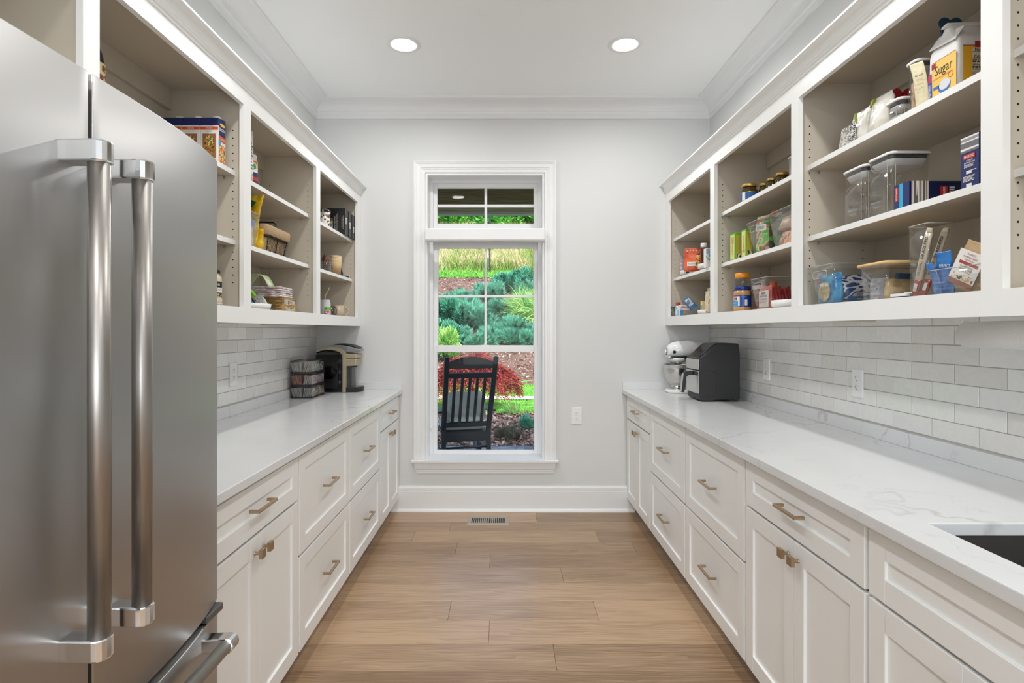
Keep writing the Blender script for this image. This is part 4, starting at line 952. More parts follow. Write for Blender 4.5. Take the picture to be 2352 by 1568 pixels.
# middle unit, centre shelf: bin with pouches, basket
x0, x1 = -1.305, -1.152
bin_('clear_bin', 'tall clear bin holding a white pouch with a blue spot, left shelf', x0, x1, 2.45, 2.648, L1, .158, .014, group='clear plastic bins')
YB_ = rampmat('yellow_bag', [(228, 190, 20), (244, 214, 60), (200, 160, 20)], 14, rough=.3, interp='LINEAR', bump=.3)
t = pouch('snack_pouch', 'tall yellow pouch with a green leaf print rising behind the clear bin beside the basket', -1.246, 2.668, L1, .150, .030, .258, YB_, 0, 3, lean=.12)
g = G().prism([(.020, .195), (.052, .200), (.072, .222), (.050, .232), (.022, .222)], -.0100, -.0085); part('leaf_print', g, cm('leaf_green', (30, 92, 60)), t)
t = pouch('white_pouch', 'white pouch with a blue spot inside the clear bin beside the basket', -1.185, 2.575, L1+.007, .110, .040, .148, rampmat('white_bag', [(232, 232, 226), (214, 220, 214), (240, 220, 170)], 12, rough=.35, interp='LINEAR'), PI/2, 5)
part('blue_spot', G().lathe([(.020, 0), (.001, .0006)], (.025, -.0215, .105), 20, 'y'), cm('spot_blue', (20, 70, 170)), t)
t = pouch('snack_pouch', 'small yellow pouch slumped between the clear bin and the basket', -1.232, 2.718, L1, .135, .040, .110, YB_, 0, 8)
# wire basket
t = thing('wire_basket', 'wire basket lined and cuffed with tan burlap on the middle left shelf', 'basket', (-1.262, 2.90, L1))
BUR = rampmat('burlap', [(180, 154, 118), (192, 166, 130), (170, 142, 108)], 420, rough=.95, interp='LINEAR', bump=.7)
def brect(k, z, e=0, r=.02): return rrect(-.072-.020*k-e, .072+.020*k+e, -.118-.026*k-e, .118+.026*k+e, r, z)
part('liner', G().loft([brect(0, .003), brect(.15, .02), brect(.95, .128), brect(.95, .128, -.003), brect(.1, .02, -.003)], True, True), BUR, t)
part('burlap_cuff', G().loft([brect(.70, .090, .010), brect(.80, .098, .0125), brect(1, .134, .010), brect(1, .1395, .005), brect(.98, .137, -.004)], False, False), BUR, t)
WIRE = mat('dark_wire', (.03, .025, .02), .5, .6)
for k, z in ((0, .003), (.62, .082)): part('wire_rim', G().tube(brect(k, z, .0045), .0022, 6, True), WIRE, t)
for sx, sy in ((1, -.88), (1, 0), (1, .88), (-1, 0), (1, -1.0)):
    part('wire_post', G().tube([(sx*.0765, sy*.118, .003), (sx*.0930, sy*.137, .096)] if sy != -1.0 else [(0, -.1225, .003), (0, -.1420, .096)], .0019, 6), WIRE, t)
g = G()
for i in range(15):
    for j in range(7):
        def P(a, b):
            k = b/7; return (.0782+.0165*k*.95, (-.115+.23*a/15)*(1+.16*k), .004+.086*k)
        a = i+(.5 if j % 2 else 0); g.tube([P(a, j), P(a+.5, j+1)], .0007, 4); g.tube([P(a+1, j), P(a+.5, j+1)], .0007, 4)
part('chicken_wire', g, WIRE, t)['kind'] = 'stuff'
part('handle', G().tube([(-.07, .03, .136), (-.07, .03, .168), (-.055, .03, .178), (.0, .03, .180), (.055, .03, .178), (.07, .03, .165), (.07, .03, .136)], .0042, 8), BLACK, t)

# middle unit, bottom: turntable with pouches, wooden sign block, wrapped stack
turntable('turntable', 'white turntable under the green spinach pouch at the bottom of the left middle cabinet', -1.272, 2.70, L0, .140, .038)
GB = rampmat('green_foil_bag', [(120, 150, 80), (176, 190, 130), (70, 110, 50), (210, 214, 190)], 18, rough=.3, interp='LINEAR', bump=.5)
zt_ = L0+.0160
t = thing('curled_pouch', 'open green foil pouch curling over with green and blue clips', 'bag', (-1.235, 2.72, zt_))
g = G(); rg = random.Random(4); rings = []
for k in range(13):
    q = k/12; a = q*2.35; x = -.035+.115*(1-math.cos(a))*.62+(.02*q); z = .175*math.sin(min(a, 2.0))*.93 if a < 2.0 else .175*.93*math.sin(2.0)-(a-2.0)*.13
    wv = .045*(1-.15*q)
    ring = [(x+rg.uniform(-.002, .002)+.0012*e, y, z+rg.uniform(-.002, .002)+(.0012 if e else 0)) for e, y in [(0, -wv), (0, -wv/2), (0, 0), (0, wv/2), (0, wv), (1, wv), (1, wv/2), (1, 0), (1, -wv/2), (1, -wv)]]
    rings.append(ring)
g.loft(rings); part('bag_top', g, rampmat('pale_green_film', [(196, 206, 176), (160, 176, 130), (214, 220, 200)], 10, rough=.3, interp='LINEAR', bump=.4), t)
g = pouch_geo(.075, .075, .100, 12, .05); g.shift((-.028, 0, 0)); part('bag_body', g, GB, t)
for z0, z1, m_, nm in ((.125, .055, cm('lime', (150, 214, 50)), 'lime'), (.050, .012, cm('turquoise', (30, 150, 200)), 'blue')):
    o = part('bag_clip', G().tube([(-.005, -.052, z0), (.055, -.056, z1)], [.006, .008], 8), m_, t); o['label'] = nm+' bag clip'
t = pouch('white_pouch', 'small white pouch with black script lying against the curled green pouch', -1.205, 2.80, zt_+.001, .060, .028, .070, rampmat('white_script_bag', [(226, 226, 236), (236, 236, 240), (50, 50, 70)], 60, rough=.35, pos=[0, .5, .66]), 0, 15, lean=-.55)
t = pouch('brown_packet', 'brown and white packet standing beside the curled green pouch', -1.235, 2.608, zt_, .10, .028, .125, rampmat('brown_packet_art', [(86, 52, 40), (200, 190, 190), (120, 90, 80)], 30), 0, 18)
B = Box(-1.36, -1.150, 2.905, 3.10, L0, L0+.082)
t = carton('wooden_sign_box', 'small wooden sign box with white lettering on the left bottom shelf', 'box', B, rampmat('weathered_gold_wood', [(150, 116, 64), (176, 142, 88), (112, 84, 44)], 14, (1, 1, 7), rough=.7, interp='LINEAR', bump=.4))
part('crate_front', G().box(B.x0+.012, B.x1-.035, B.y0-.001, B.y0+.0005, B.z0+.012, B.z1-.012), rampmat('dark_gold_wood', [(104, 80, 30), (130, 104, 44), (80, 60, 24)], 20, (1, 1, 8), rough=.6, interp='LINEAR'), t, world=True)
dtext(t, B, 'al', .5, .70, .034, 'WINE YOU CAN', PW, .150, bold=.02); dtext(t, B, 'al', .5, .24, .036, 'Drink up!', PW, .130, bold=.01)
t = thing('wrapped_stack', 'stack of plastic-wrapped pink and white packs on top of the wooden sign box', 'package', (-1.245, 3.0, L0+.0825))
WR = rampmat('wrapped_pink', [(214, 196, 200), (240, 236, 236), (190, 160, 166)], 30, (1, 1, 5), rough=.2, interp='LINEAR', bump=.6)
for k in range(5): part('wrapped_pack', G().loft([rrect(-.082+R.uniform(-.003, .003), .082, -.088, .088, .02, k*.0112+.0003), rrect(-.084, .084+R.uniform(-.003, .003), -.09, .09, .02, k*.0112+.0055), rrect(-.080, .080, -.086, .086, .02, k*.0112+.0108)]), WR, t)

# far left unit
t = lathe_thing('patterned_cup', 'black and white patterned cup on the top shelf beside the black boxes', 'cup', (-1.222, 3.80, L2), [(.030, 0), (.036, .004), (.040, .12), (.037, .12), (.034, .01)], rampmat('cup_art', [(40, 38, 44), (226, 220, 214), (236, 232, 226), (120, 90, 90), (60, 60, 70)], 26), seg=32)
part('lid', G().lathe([(.041, .119), (.041, .130), (.036, .137), (.020, .138)], seg=32), rampmat('cup_lid', [(30, 30, 34), (200, 200, 200)], 60), t)
BLKB = mat('black_card', (.018, .018, .019), .4)
pic = rampmat('coffee_picture', [(96, 110, 140), (160, 170, 190), (120, 116, 60), (200, 190, 140)], 22, detail=3)
bl = ['black boxed item with a picture, nearest of the three on the top left shelf', 'black box in the middle of the three jutting over the shelf edge', 'black box farthest of the three, against the end of the cabinet']
ys = [3.957, 4.043, 4.117, 4.190]
for i in range(3):
    B = Box(-1.262+(.012*i), -1.128+.004*i, ys[i]+.0006, ys[i+1]-.0006, L2, L2+.182-.006*i)
    t = carton('black_box', bl[i], 'box', B, BLKB, 'black boxes on the top left shelf'); decal(t, B, 'al', .12, .42-.08*i, .62, .66-.08*i, PW, 'sticker'); lines(t, B, 'al', .15, .55, .44-.08*i, .63-.08*i, 4, PGR)
    part('flap_seam', G().box(B.x1, B.x1+.0006, B.y0+.004, B.y0+.006, B.z0+.01, B.z1-.02), PGR, t, world=True)
    if i == 0:
        decal(t, B, 'near', .02, .1, .36, .62, pic, 'picture')
        for u, (va, vb) in ((.47, (.2, .7)), (.545, (.12, .78)), (.62, (.1, .82)), (.84, (.25, .65)), (.90, (.2, .72))):
            dtext(t, B, 'near', u, (va+vb)/2, .0065, 'SINGLE SERVE COFFEE' if u < .7 else 'DARK ROAST', PW, .182*(vb-va), spin=-PI/2)
# stirrers jar, paper cups, dark figurine
t = lathe_thing('stirrer_jar', 'cut glass jar full of brown coffee stirrers', 'jar', (-1.222, 3.815, L1), [(.034, 0), (.037, .004), (.038, .085), (.033, .092), (.034, .105), (.031, .105), (.031, .008)], clearmat('cut_glass', (.86, .86, .86), 1.0, .1), seg=20)
g = G()
for k in range(16):
    for j in range(5):
        a = 2*PI*k/16; b = 2*PI*(k+.5)/16; z = .012+j*.014; q = (.0385*math.cos(a), .0385*math.sin(a), z); q2 = (.0385*math.cos(b), .0385*math.sin(b), z+.010); q3 = (.0385*math.cos(2*b-a), .0385*math.sin(2*b-a), z); g.tube([q, q2, q3], .0011, 4)
part('cut_pattern', g, RIMM, t)['kind'] = 'stuff'
ST = cm('stirrer_brown', (112, 48, 28), .4)
for k in range(22):
    a = R.uniform(0, 2*PI); r1 = R.uniform(0, .022); r2 = min(.030, r1+R.uniform(0, .008)); o = part('stirrer', G().tube([(r1*math.cos(a), r1*math.sin(a), .008), (r2*math.cos(a), r2*math.sin(a), .122+R.uniform(-.008, .012))], .0022, 5), ST, t)
t = thing('paper_cup_stack', 'stack of brown paper cups upside-up with pale rims', 'cup', (-1.195, 3.975, L1))
KR = rampmat('kraft_cup', [(196, 166, 122), (208, 180, 138)], 90, rough=.8, interp='LINEAR')
for k in range(4):
    z = k*.0105; part('cup', G().lathe([(.027, .002+z), (.0275, 0.001+z), (.0405, .106+z), (.038, .107+z)], seg=36, cap1=False), KR, t) ; part('cup_rim', G().lathe([(.0395, .105+z), (.0415, .107+z), (.0415, .109+z), (.0395, .1105+z), (.038, .108+z)], seg=36, cap0=False, cap1=False), cm('cup_rim', (232, 214, 184)), t)
t = thing('dark_figurine', 'small black figurine half behind the paper cups', 'figurine', (-1.205, 4.105, L1))
part('figure_body', G().lathe([(.030, 0), (.030, .008), (.018, .012), (.020, .035), (.012, .060), (.010, .075), (.014, .085), (.005, .098)], seg=14), BLACK, t); part('figure_base', G().box(-.02, .055, -.02, .03, 0, .014), BLACK, t, bevel=.003)
# bottom far left
WG = mat('frosted_white', (.62, .63, .66), .35)
t = thing('straw_tumbler', 'pale grey tumbler with a bent clear straw on the bottom shelf', 'tumbler', (-1.232, 3.835, L0))
part('tumbler_body', G().lathe([(.038, 0), (.040, .004), (.040, .095), (.036, .112), (.034, .118)], seg=32), WG, t)
part('straw', G().tube([(.005, .0, .110), (.006, .0, .150), (.018, .015, .178), (.026, .03, .205)], .0026, 8), cm('straw_cream', (214, 206, 184), .2), t)
t = lathe_thing('small_spice_jar', 'small clear jar with a green lid and pink contents in front of the tumbler', 'jar', (-1.188, 3.76, L0), [(.020, 0), (.021, .003), (.021, .044), (.018, .048)], rampmat('pink_candy', [(214, 200, 206), (170, 70, 84), (226, 220, 222)], 70, rough=.15))
part('lid', G().lathe(jar_lid_prof(.0195, .018)).shift((0, 0, .048)), cm('lid_green', (110, 196, 60)), t)
def handle_arc(x, y0, r, zc, hz, tr, ang=0, n=12):
    ca, sa = math.cos(ang), math.sin(ang); P = []
    for k in range(n+1):
        q = -PI/2+PI*k/n; d = x+r*math.cos(q); P.append((d*ca-y0*sa, d*sa+y0*ca, zc+hz*math.sin(q)))
    return G().tube(P, tr, 8)
t = lathe_thing('glass_mug', 'clear glass mug with a looped handle beside the beige mug', 'mug', (-1.232, 3.965, L0), [(.034, 0), (.035, .004), (.035, .085), (.0325, .085), (.0325, .010)], clearmat('mug_glass', (.88, .88, .88), 1.0, .05)); part('handle', handle_arc(.034, 0, .024, .045, .030, .0045, -.5), clearmat('mug_glass2', (.7, .7, .7), 1.0, .05), t)
MUG = cm('beige_ceramic', (190, 172, 148), .3)
t = lathe_thing('beige_mug', 'beige ceramic mug with its handle toward the aisle', 'mug', (-1.205, 4.06, L0), [(.036, 0), (.041, .004), (.042, .088), (.0385, .088), (.0375, .010)], MUG, seg=40); part('handle', handle_arc(.040, 0, .030, .046, .030, .0062, .35), MUG, t)

# ------------------------------------------------------------------ left worktop
TT = ZC1+.0003
DARKC = clearmat('smoky_clear', (.90, .90, .92), .8, .05); DK = cm('smoke_edge', (58, 58, 62), .2)
t = thing('tea_bin_stack', 'three stacked smoky clear bins full of tea bags on the left worktop', 'bin', (-1.337, 3.82, TT))
bx0, bx1, by0, by1 = -.074, .074, -.132, .132
rgb = random.Random(31)
for k in range(3):
    z = k*.0825; h = .080
    b_ = part('bin', G().loft([rrect(bx0+.004, bx1-.004, by0+.004, by1-.004, .008, z+.0005), rrect(bx0, bx1, by0, by1, .008, z+h-.003), rrect(bx0+.002, bx1-.002, by0+.002, by1-.002, .008, z+h-.003), rrect(bx0+.006, bx1-.006, by0+.006, by1-.006, .008, z+.003)]), DARKC, t)
    part('bin_rim', G().tube([(p[0], p[1], z+h-.002) for p in rrect(bx0, bx1, by0, by1, .008, 0)], .0022, 6, True), DK, b_); part('bin_foot', G().tube([(p[0], p[1], z+.003) for p in rrect(bx0+.003, bx1-.003, by0+.003, by1-.003, .008, 0)], .0018, 6, True), DK, b_)
    part('divider', G().box(.0, .0015, by0+.006, by1-.006, z+.004, z+h-.012), DARKC, b_)
    cols = [[(226, 222, 210), (204, 200, 190), (236, 234, 228)], [(206, 150, 134), (226, 216, 200), (196, 110, 90)], [(232, 228, 216), (214, 208, 196), (240, 238, 232)]][k]
    n = 0
    for col in range(2):
        for r_ in range(13):
            x = bx0+.010+col*.072; c_ = cols[rgb.randrange(3)]; y = by0+.034+r_*.0168
            mm_ = cm('packet_%d_%d_%d' % c_, c_, .6); tl = rgb.uniform(.15, .35)*(1 if col else -1)*(.6 if k < 2 else 1)
            g = G().box(-.027, .027, -.0012, .0012, 0, .058 if k < 2 else .062); g.xf(Matrix.Rotation(rgb.uniform(.05, .22), 4, 'X') @ Matrix.Rotation(rgb.uniform(-.05, .05), 4, 'Y')); g.shift((x+.0275, y, z+.0065)); part('tea_packet', g, mm_, b_)
    # packets at the near end stand edge-on so that their fanned edges show
    for q in range(11):
        c_ = cols[q % 3] if k != 1 or q < 6 else (222, 216, 206)
        if k == 1 and q < 6: c_ = (208, 146, 128)
        g = G().box(-.0011, .0011, -.0075, .010, 0, .060); g.xf(Matrix.Rotation((.30 if q > 5 else -.20)*(.6+rgb.random()), 4, 'Y')); g.shift((bx0+.020+q*.0105, by0+.0125, z+.0065)); part('tea_packet', g, cm('packet_%d_%d_%d' % c_, c_, .6), b_)
    art = [rampmat('tea_art_a', [(214, 96, 40), (240, 226, 206), (70, 120, 40), (226, 150, 60)], 30), rampmat('tea_art_b', [(226, 222, 216), (214, 210, 206), (206, 130, 110), (236, 234, 230)], 26), rampmat('tea_art_c', [(110, 170, 40), (230, 230, 226), (60, 70, 60), (130, 180, 210)], 22)][k]
    for q, (a, c2) in enumerate(((-.118, -.052), (-.048, .018), (.022, .115))): part('tea_card', G().box(bx1-.0075, bx1-.0062, a, c2, z+.009, z+h-.014), art if q else PW, b_)
    g = G()
    for q in range(6): g.box(bx1-.0061, bx1-.0058, -.112, -.058-rgb.uniform(0, .02), z+.020+q*.007, z+.0225+q*.007)
    part('card_print', g, PGR, b_)['kind'] = 'stuff'

# coffee maker, facing the aisle
GOLD = mat('champagne_plastic', (.42, .36, .25), .32, .35); GLB = mat('gloss_black', (.010, .010, .012), .08); GREY = mat('grey_lid', (.28, .29, .30), .3, .3)
t = thing('coffee_maker', 'black and champagne single-serve coffee maker in the left corner', 'coffee maker', (-1.21, 4.135, TT))
W2 = .098
def cprism(poly, w_, m, nm, bev=.004, parent=t, y0=None, y1=None): return part(nm, G().prism(poly, -w_ if y0 is None else y0, w_ if y1 is None else y1, 'y'), m, parent, bevel=bev, seg=2)
cprism([(-.150, .001), (.062, .001), (.062, .03), (.050, .262), (.040, .285), (-.09, .298), (-.148, .285)], W2-.008, GLB, 'body', .006)
arc = [(-.158, .288), (-.13, .306), (-.10, .317), (-.06, .325), (-.02, .326), (.015, .320), (.040, .309), (.057, .292), (.065, .268), (.062, .001), (.040, .001), (.040, .25), (.034, .270), (.018, .287), (-.01, .299), (-.06, .304), (-.11, .298), (-.158, .282)]
cprism(arc, W2, GOLD, 'gold_arch', .003)
cprism([(-.050, .322), (-.045, .334), (-.02, .3385), (.02, .3375), (.06, .332), (.10, .324), (.13, .315), (.155, .305), (.160, .300), (.156, .295), (.140, .290), (.090, .288), (.055, .286), (.030, .300), (-.01, .316)], W2-.030, GREY, 'lid', .004)
cprism([(-.030, .3400), (.02, .3395), (.06, .334), (.10, .326), (.140, .313), (.145, .317), (.105, .334), (.06, .343), (.02, .3475), (-.02, .3465)], W2-.034, BLACK, 'lid_handle', .003)
cprism([(.055, .278), (.138, .273), (.140, .240), (.055, .240)], W2-.014, GOLD, 'brew_head', .008); cprism([(.055, .2395), (.136, .2395), (.132, .188), (.055, .185)], W2-.016, GOLD, 'pod_holder', .008)
part('spout', G().lathe([(.018, .176), (.022, .186)], (.098, 0, 0), 16), BLACK, t)
cprism([(.050, .001), (.098, .001), (.094, .19), (.050, .19)], W2-.045, cm('dark_grey_plastic', (60, 62, 64), .3), 'column', .008)
g = G().loft([[(.055, -.085, .001), (.140, -.078, .001), (.160, -.04, .001), (.164, 0, .001), (.160, .04, .001), (.140, .078, .001), (.055, .085, .001)], [(.055, -.085, .035), (.143, -.078, .035), (.164, -.04, .035), (.169, 0, .035), (.164, .04, .035), (.143, .078, .035), (.055, .085, .035)]], smooth=False); part('drip_tray', g, BLACK, t, bevel=.003)
g = G()
for k in range(9): g.box(.10, .158-abs(k-4)*.006, -.056+k*.014-.004, -.056+k*.014+.004, .035, .0372)
part('drip_grille', g, STEEL2, t)
part('water_tank', G().loft([rrect(-.150, .010, -.103, -.0905, .01, .03), rrect(-.150, .014, -.103, -.0905, .01, .27)]), clearmat('tank_smoke', (.35, .36, .40), 1.0, .03), t)

# ------------------------------------------------------------------ right worktop: mixer and air fryer
MW = mat('mixer_white', (.80, .80, .80), .12)
t = thing('stand_mixer', 'white stand mixer with a steel bowl in the far right corner', 'mixer', (1.30, 4.06, TT))
part('base', G().loft([rrect(-.155, .17, -.095, .095, .07, .001, 8), rrect(-.158, .172, -.098, .098, .07, .012, 8), rrect(-.140, .165, -.085, .085, .06, .026, 8)]), MW, t)
part('bowl_plate', G().lathe([(.052, .024), (.052, .030)], (-.075, 0, 0), 32), STEEL2, t)
g = G(); rings = []
for q, (cx, rx, ry) in {.02: (.115, .045, .060), .10: (.115, .038, .045), .18: (.118, .036, .042), .25: (.118, .045, .050)}.items(): rings.append(superring(cx, 0, rx, ry, q, 2.6, 28))
part('column', g.loft(rings), MW, t)
rings = []
for x, r, zc in [(-.150, .034, .290), (-.140, .046, .292), (-.115, .058, .297), (-.07, .066, .302), (0, .070, .303), (.08, .066, .298), (.14, .055, .290), (.175, .038, .284), (.188, .018, .282)]:
    rings.append([(x, r*.92*math.cos(2*PI*k/32), zc+r*math.sin(2*PI*k/32)*(1.0 if math.sin(2*PI*k/32) > 0 else .82)) for k in range(32)])
part('motor_head', G().loft(rings), MW, t)
part('head_band', G().loft([[(-.1445, y, z) for y, z in ((-.045, .262), (.045, .262), (.045, .246), (-.045, .246))], [(.10, y, z) for y, z in ((-.061, .262), (.061, .262), (.061, .246), (-.061, .246))]], smooth=False), CHROME, t, bevel=.002)
dtb = Box(-.13, .10, -.0615, .06, .246, .262); text('KitchenAid', .013, (-.06, -.0625, .2545), (PI/2, 0, .055), PK, t, width=.085, bold=.01)
part('attachment_hub', G().lathe([(.021, -.168), (.023, -.160), (.023, -.140)], (0, 0, .290), 24, 'x'), CHROME, t)
part('hub_knob', G().lathe([(.010, -.066), (.012, -.062), (.010, -.050), (.006, -.040)], (-.112, 0, .290), 16, 'y'), BLACK, t)
part('planetary', G().lathe([(.030, .208), (.048, .216), (.056, .224), (.060, .232), (.060, .248)], (-.075, 0, 0), 32), MW, t)
part('planetary_ring', G().lathe([(.026, .200), (.044, .208), (.052, .216), (.052, .220)], (-.075, 0, 0), 32), STEEL2, t)
part('beater_shaft', G().tube([(-.09, 0, .205), (-.09, 0, .165), (-.085, 0, .12)], [.009, .007, .006], 10), STEEL2, t)
bp_r = [(.0, .031), (.040, .031), (.042, .044), (.034, .050), (.050, .062), (.072, .090), (.086, .125), (.092, .165), (.0935, .196), (.097, .197), (.097, .200), (.091, .200), (.089, .165), (.082, .125), (.068, .092), (.045, .064), (.0, .056)]
b_ = part('bowl', G().lathe(bp_r, (-.075, 0, 0), 48, cap0=False, cap1=False), STEEL2, t)
part('power_cord', G().tube([(.06, -.10, .004), (.03, -.12, .004), (.02, -.14, .012), (.035, -.15, .03), (.05, -.13, .05)], .0035, 8), BLACK, t)

t = thing('air_fryer', 'large black air fryer oven with brushed steel front panels', 'air fryer', (1.326, 3.64, TT))
MB_ = mat('matte_black', (.016, .016, .018), .5); y0, y1 = -.125, .125
side = [(-.122, .012), (-.106, .004), (-.04, .004), (-.03, .012), (.085, .012), (.095, .004), (.118, .004), (.126, .02), (.126, .30), (.117, .362), (.00, .362), (-.022, .356), (-.045, .340), (-.085, .300), (-.115, .278), (-.126, .270)]
part('body', G().prism(side, y0, y1, 'y'), MB_, t, bevel=.008, seg=3)
GP = mat('control_glass', (.02, .02, .022), .04)
top = [(-.1265, .272), (-.110, .284), (-.083, .304), (-.046, .342), (-.022, .3585), (-.005, .3625)]
g = G(); rings = [[(x-.0015, y, z+.0022) for y in (y0+.02, y1-.02)] for x, z in top]; rings = [[(x-.001, y0+.020, z+.0015), (x-.001, y1-.020, z+.0015), (x+.002, y1-.020, z-.004), (x+.002, y0+.020, z-.004)] for x, z in top]
part('control_panel', g.loft(rings, smooth=False), GP, t)
BS = brushed('brushed_panel', (.55, .54, .52), .22, (1, 3, 40))
def fplate(z0, z1, nm, ya=y0+.004, yb=y1-.004): return part(nm, G().loft([[(-.1255, p[0], p[1]) for p in rrect(ya, yb, z0, z1, .012, 0)], [(-.131, p[0], p[1]) for p in rrect(ya, yb, z0, z1, .012, 0)]], smooth=False), BS, t, bevel=.003, seg=2)
fplate(.196, .262, 'upper_front_panel'); fplate(.048, .190, 'basket_front')
part('basket_surround', G().box(-.130, -.02, y0-.002, y0+.003, .034, .190), MB_, t, bevel=.002)
part('side_seam', G().box(-.02, .126, y0-.0005, y0+.001, .176, .178), cm('seam', (10, 10, 10)), t)
g = G().prism([(-.131, .184), (-.178, .180), (-.190, .172), (-.205, .050), (-.198, .046), (-.186, .047), (-.172, .148), (-.160, .158), (-.131, .158)], -.020, .020, 'y'); part('handle', g, MB_, t, bevel=.004, seg=2)
part('handle_trim', G().loft([[(-.1925, -.015, .168), (-.1925, .015, .168), (-.1905, .015, .168), (-.1905, -.015, .168)], [(-.2075, -.015, .054), (-.2075, .015, .054), (-.2055, .015, .054), (-.2055, -.015, .054)]], smooth=False), BS, t)
part('rear_vent', G().box(.126, .140, -.03, .03, .135, .165).box(.126, .138, -.02, .02, .03, .07), BLACK, t, bevel=.004)

# paper towel roll under the right wall cabinet
t = thing('paper_towel_holder', 'paper towel roll hung under the right wall cabinet', 'paper towel', (1.36, 1.53, 1.3925))
PT = mat('paper_towel', (.74, .73, .71), .95, bump=(160, .9))
part('towel_roll', G().lathe([(.030, -.139), (.0378, -.137), (.0384, 0), (.0378, .137), (.030, .139)], (0, 0, -.0465), 40, 'y'), PT, t)
part('holder_rod', G().tube([(0, -.148, -.0465), (0, .148, -.0465)], .006, 8), WHITEP, t)
for e in (-1, 1): part('holder_bracket', G().box(-.008, .008, e*.147-.002, e*.147+.002, -.052, -.0005), WHITEP, t)

# ------------------------------------------------------------------ right shelves
def X3(*a): return a
def oxo(name, label, x0, x1, y0, y1, z0, z1, fill=None, fillm=None, lid=.034, group='clear push-button containers', cup=False):
    t = thing(name, label, 'container', ((x0+x1)/2, (y0+y1)/2, z0), 0, group); r = .018
    zt = z1-lid
    part('container_body', G().loft([rrect(x0+.006, x1-.006, y0+.006, y1-.006, r, z0, 6), rrect(x0+.003, x1-.003, y0+.003, y1-.003, r, z0+.006, 6), rrect(x0+.003, x1-.003, y0+.003, y1-.003, r, z1-.010, 6), rrect(x0+.006, x1-.006, y0+.006, y1-.006, r, z1-.010, 6), rrect(x0+.007, x1-.007, y0+.007, y1-.007, r, z0+.008, 6)]), CLEAR, t, world=True)
    part('lid', G().loft([rrect(x0+.001, x1-.001, y0+.001, y1-.001, r, z1-.010, 6), rrect(x0, x1, y0, y1, r, z1-.008, 6), rrect(x0, x1, y0, y1, r, z1-.002, 6), rrect(x0+.004, x1-.004, y0+.004, y1-.004, r, z1, 6)]), WHITEP, t, world=True)
    part('seal', G().loft([rrect(x0+.0075, x1-.0075, y0+.0075, y1-.0075, r, z1-.022, 6), rrect(x0+.0075, x1-.0075, y0+.0075, y1-.0075, r, z1-.0102, 6)]), cm('seal_grey', (62, 64, 72), .4), t, world=True)
    part('lid_flange', G().loft([rrect(x0+.016, x1-.016, y0+.016, y1-.016, r, zt-.004, 6), rrect(x0+.008, x1-.008, y0+.008, y1-.008, r, z1-.026, 6), rrect(x0+.008, x1-.008, y0+.008, y1-.008, r, z1-.0225, 6)]), WHITEP, t, world=True)
    for cx, cy in ((x0+.004, y0+.020), (x0+.020, y0+.004)): part('corner_edge', G().box(cx-.0008, cx+.0008, cy-.0008, cy+.0008, z0+.006, z1-.03), RIMM, t, world=True)
    if fill: part('contents', G().loft([rrect(x0+.010, x1-.010, y0+.010, y1-.010, r-.004, z0+.010, 6), rrect(x0+.010, x1-.010, y0+.010, y1-.010, r-.004, z0+fill, 6)], smooth=False), fillm, t, world=True)
    if cup: part('measuring_scoop', G().lathe([(.018, 0), (.026, .03), (.024, .03), (.016, .002)], ((x0+x1)/2, (y0+y1)/2, z1-.088), 20), CLEAR, t, world=True)
    return t

# --- big unit, top shelf
# sugar bag
t = thing('sugar_bag', 'yellow and white paper sugar bag folded shut on the top right shelf', 'bag', (1.342, 1.655, R2))
PWB = mat('paper_white', (.74, .73, .73), .55, bump=(30, .5))
bx, by = .067, .055; rg = random.Random(6)
def sr(ax, ay, z, j=.0): return [(p[0]+rg.uniform(-j, j), p[1]+rg.uniform(-j, j), z+rg.uniform(-j, j)) for p in rrect(-ax, ax, -ay, ay, .010, 0, 3)]
rings = [sr(bx-.004, by-.004, 0), sr(bx, by, .006), sr(bx+.001, by+.001, .07), sr(bx, by, .135, .001), sr(bx-.004, by-.003, .152, .002), sr(bx-.008, by*.55, .178, .002), sr(bx-.010, by*.30, .196, .002), sr(bx-.012, .010, .212, .001)]
part('paper_body', G().loft(rings, smooth=True), PWB, t)
g = G(); fl_ = [(-.062, -.012, .190), (-.060, -.040, .178), (-.050, -.056, .168)]
g.loft([[(-.060, .012, .214), (-.060, -.010, .218), (-.066, -.010, .205), (-.066, .012, .205)], [(.060, .014, .216), (.060, -.012, .221), (.066, -.012, .206), (.066, .014, .206)]], smooth=False)
part('top_fold', g, PWB, t, bevel=.003)
g = G().loft([[(-.071, .050, .160), (-.071, -.050, .150), (-.066, -.050, .149), (-.066, .050, .159)], [(-.044, .040, .202), (-.040, -.045, .192), (-.036, -.045, .190), (-.038, .040, .200)]], smooth=False); part('fold_flap', g, PWB, t, bevel=.002)
B = Box(-bx-.0015+1.342, bx+.0015+1.342, 1.655-by-.0015, 1.655+by+.0015, R2, R2+.145)
SY = cm('sugar_yellow', (238, 196, 96)); SY2 = cm('sugar_gold', (222, 168, 44)); SO = cm('sugar_orange', (226, 120, 50)); RED2 = cm('deep_red', (150, 40, 50))
decal(t, B, 'ar', .18, .03, .97, .80, SY, 'front_label'); decal(t, B, 'ar', .18, .80, .97, .812, RED2, 'rule'); decal(t, B, 'ar', .18, .03, .97, .042, RED2, 'rule', .0009)
decal(t, B, 'ar', .03, .0, .15, .45, cm('side_blue', (50, 80, 170)), 'side_stripe', .0007); decal(t, B, 'ar', .03, .45, .15, .62, cm('side_pink', (190, 60, 90)), 'side_stripe', .0007); decal(t, B, 'ar', .16, .68, .30, .79, RED2, 'badge', .001)
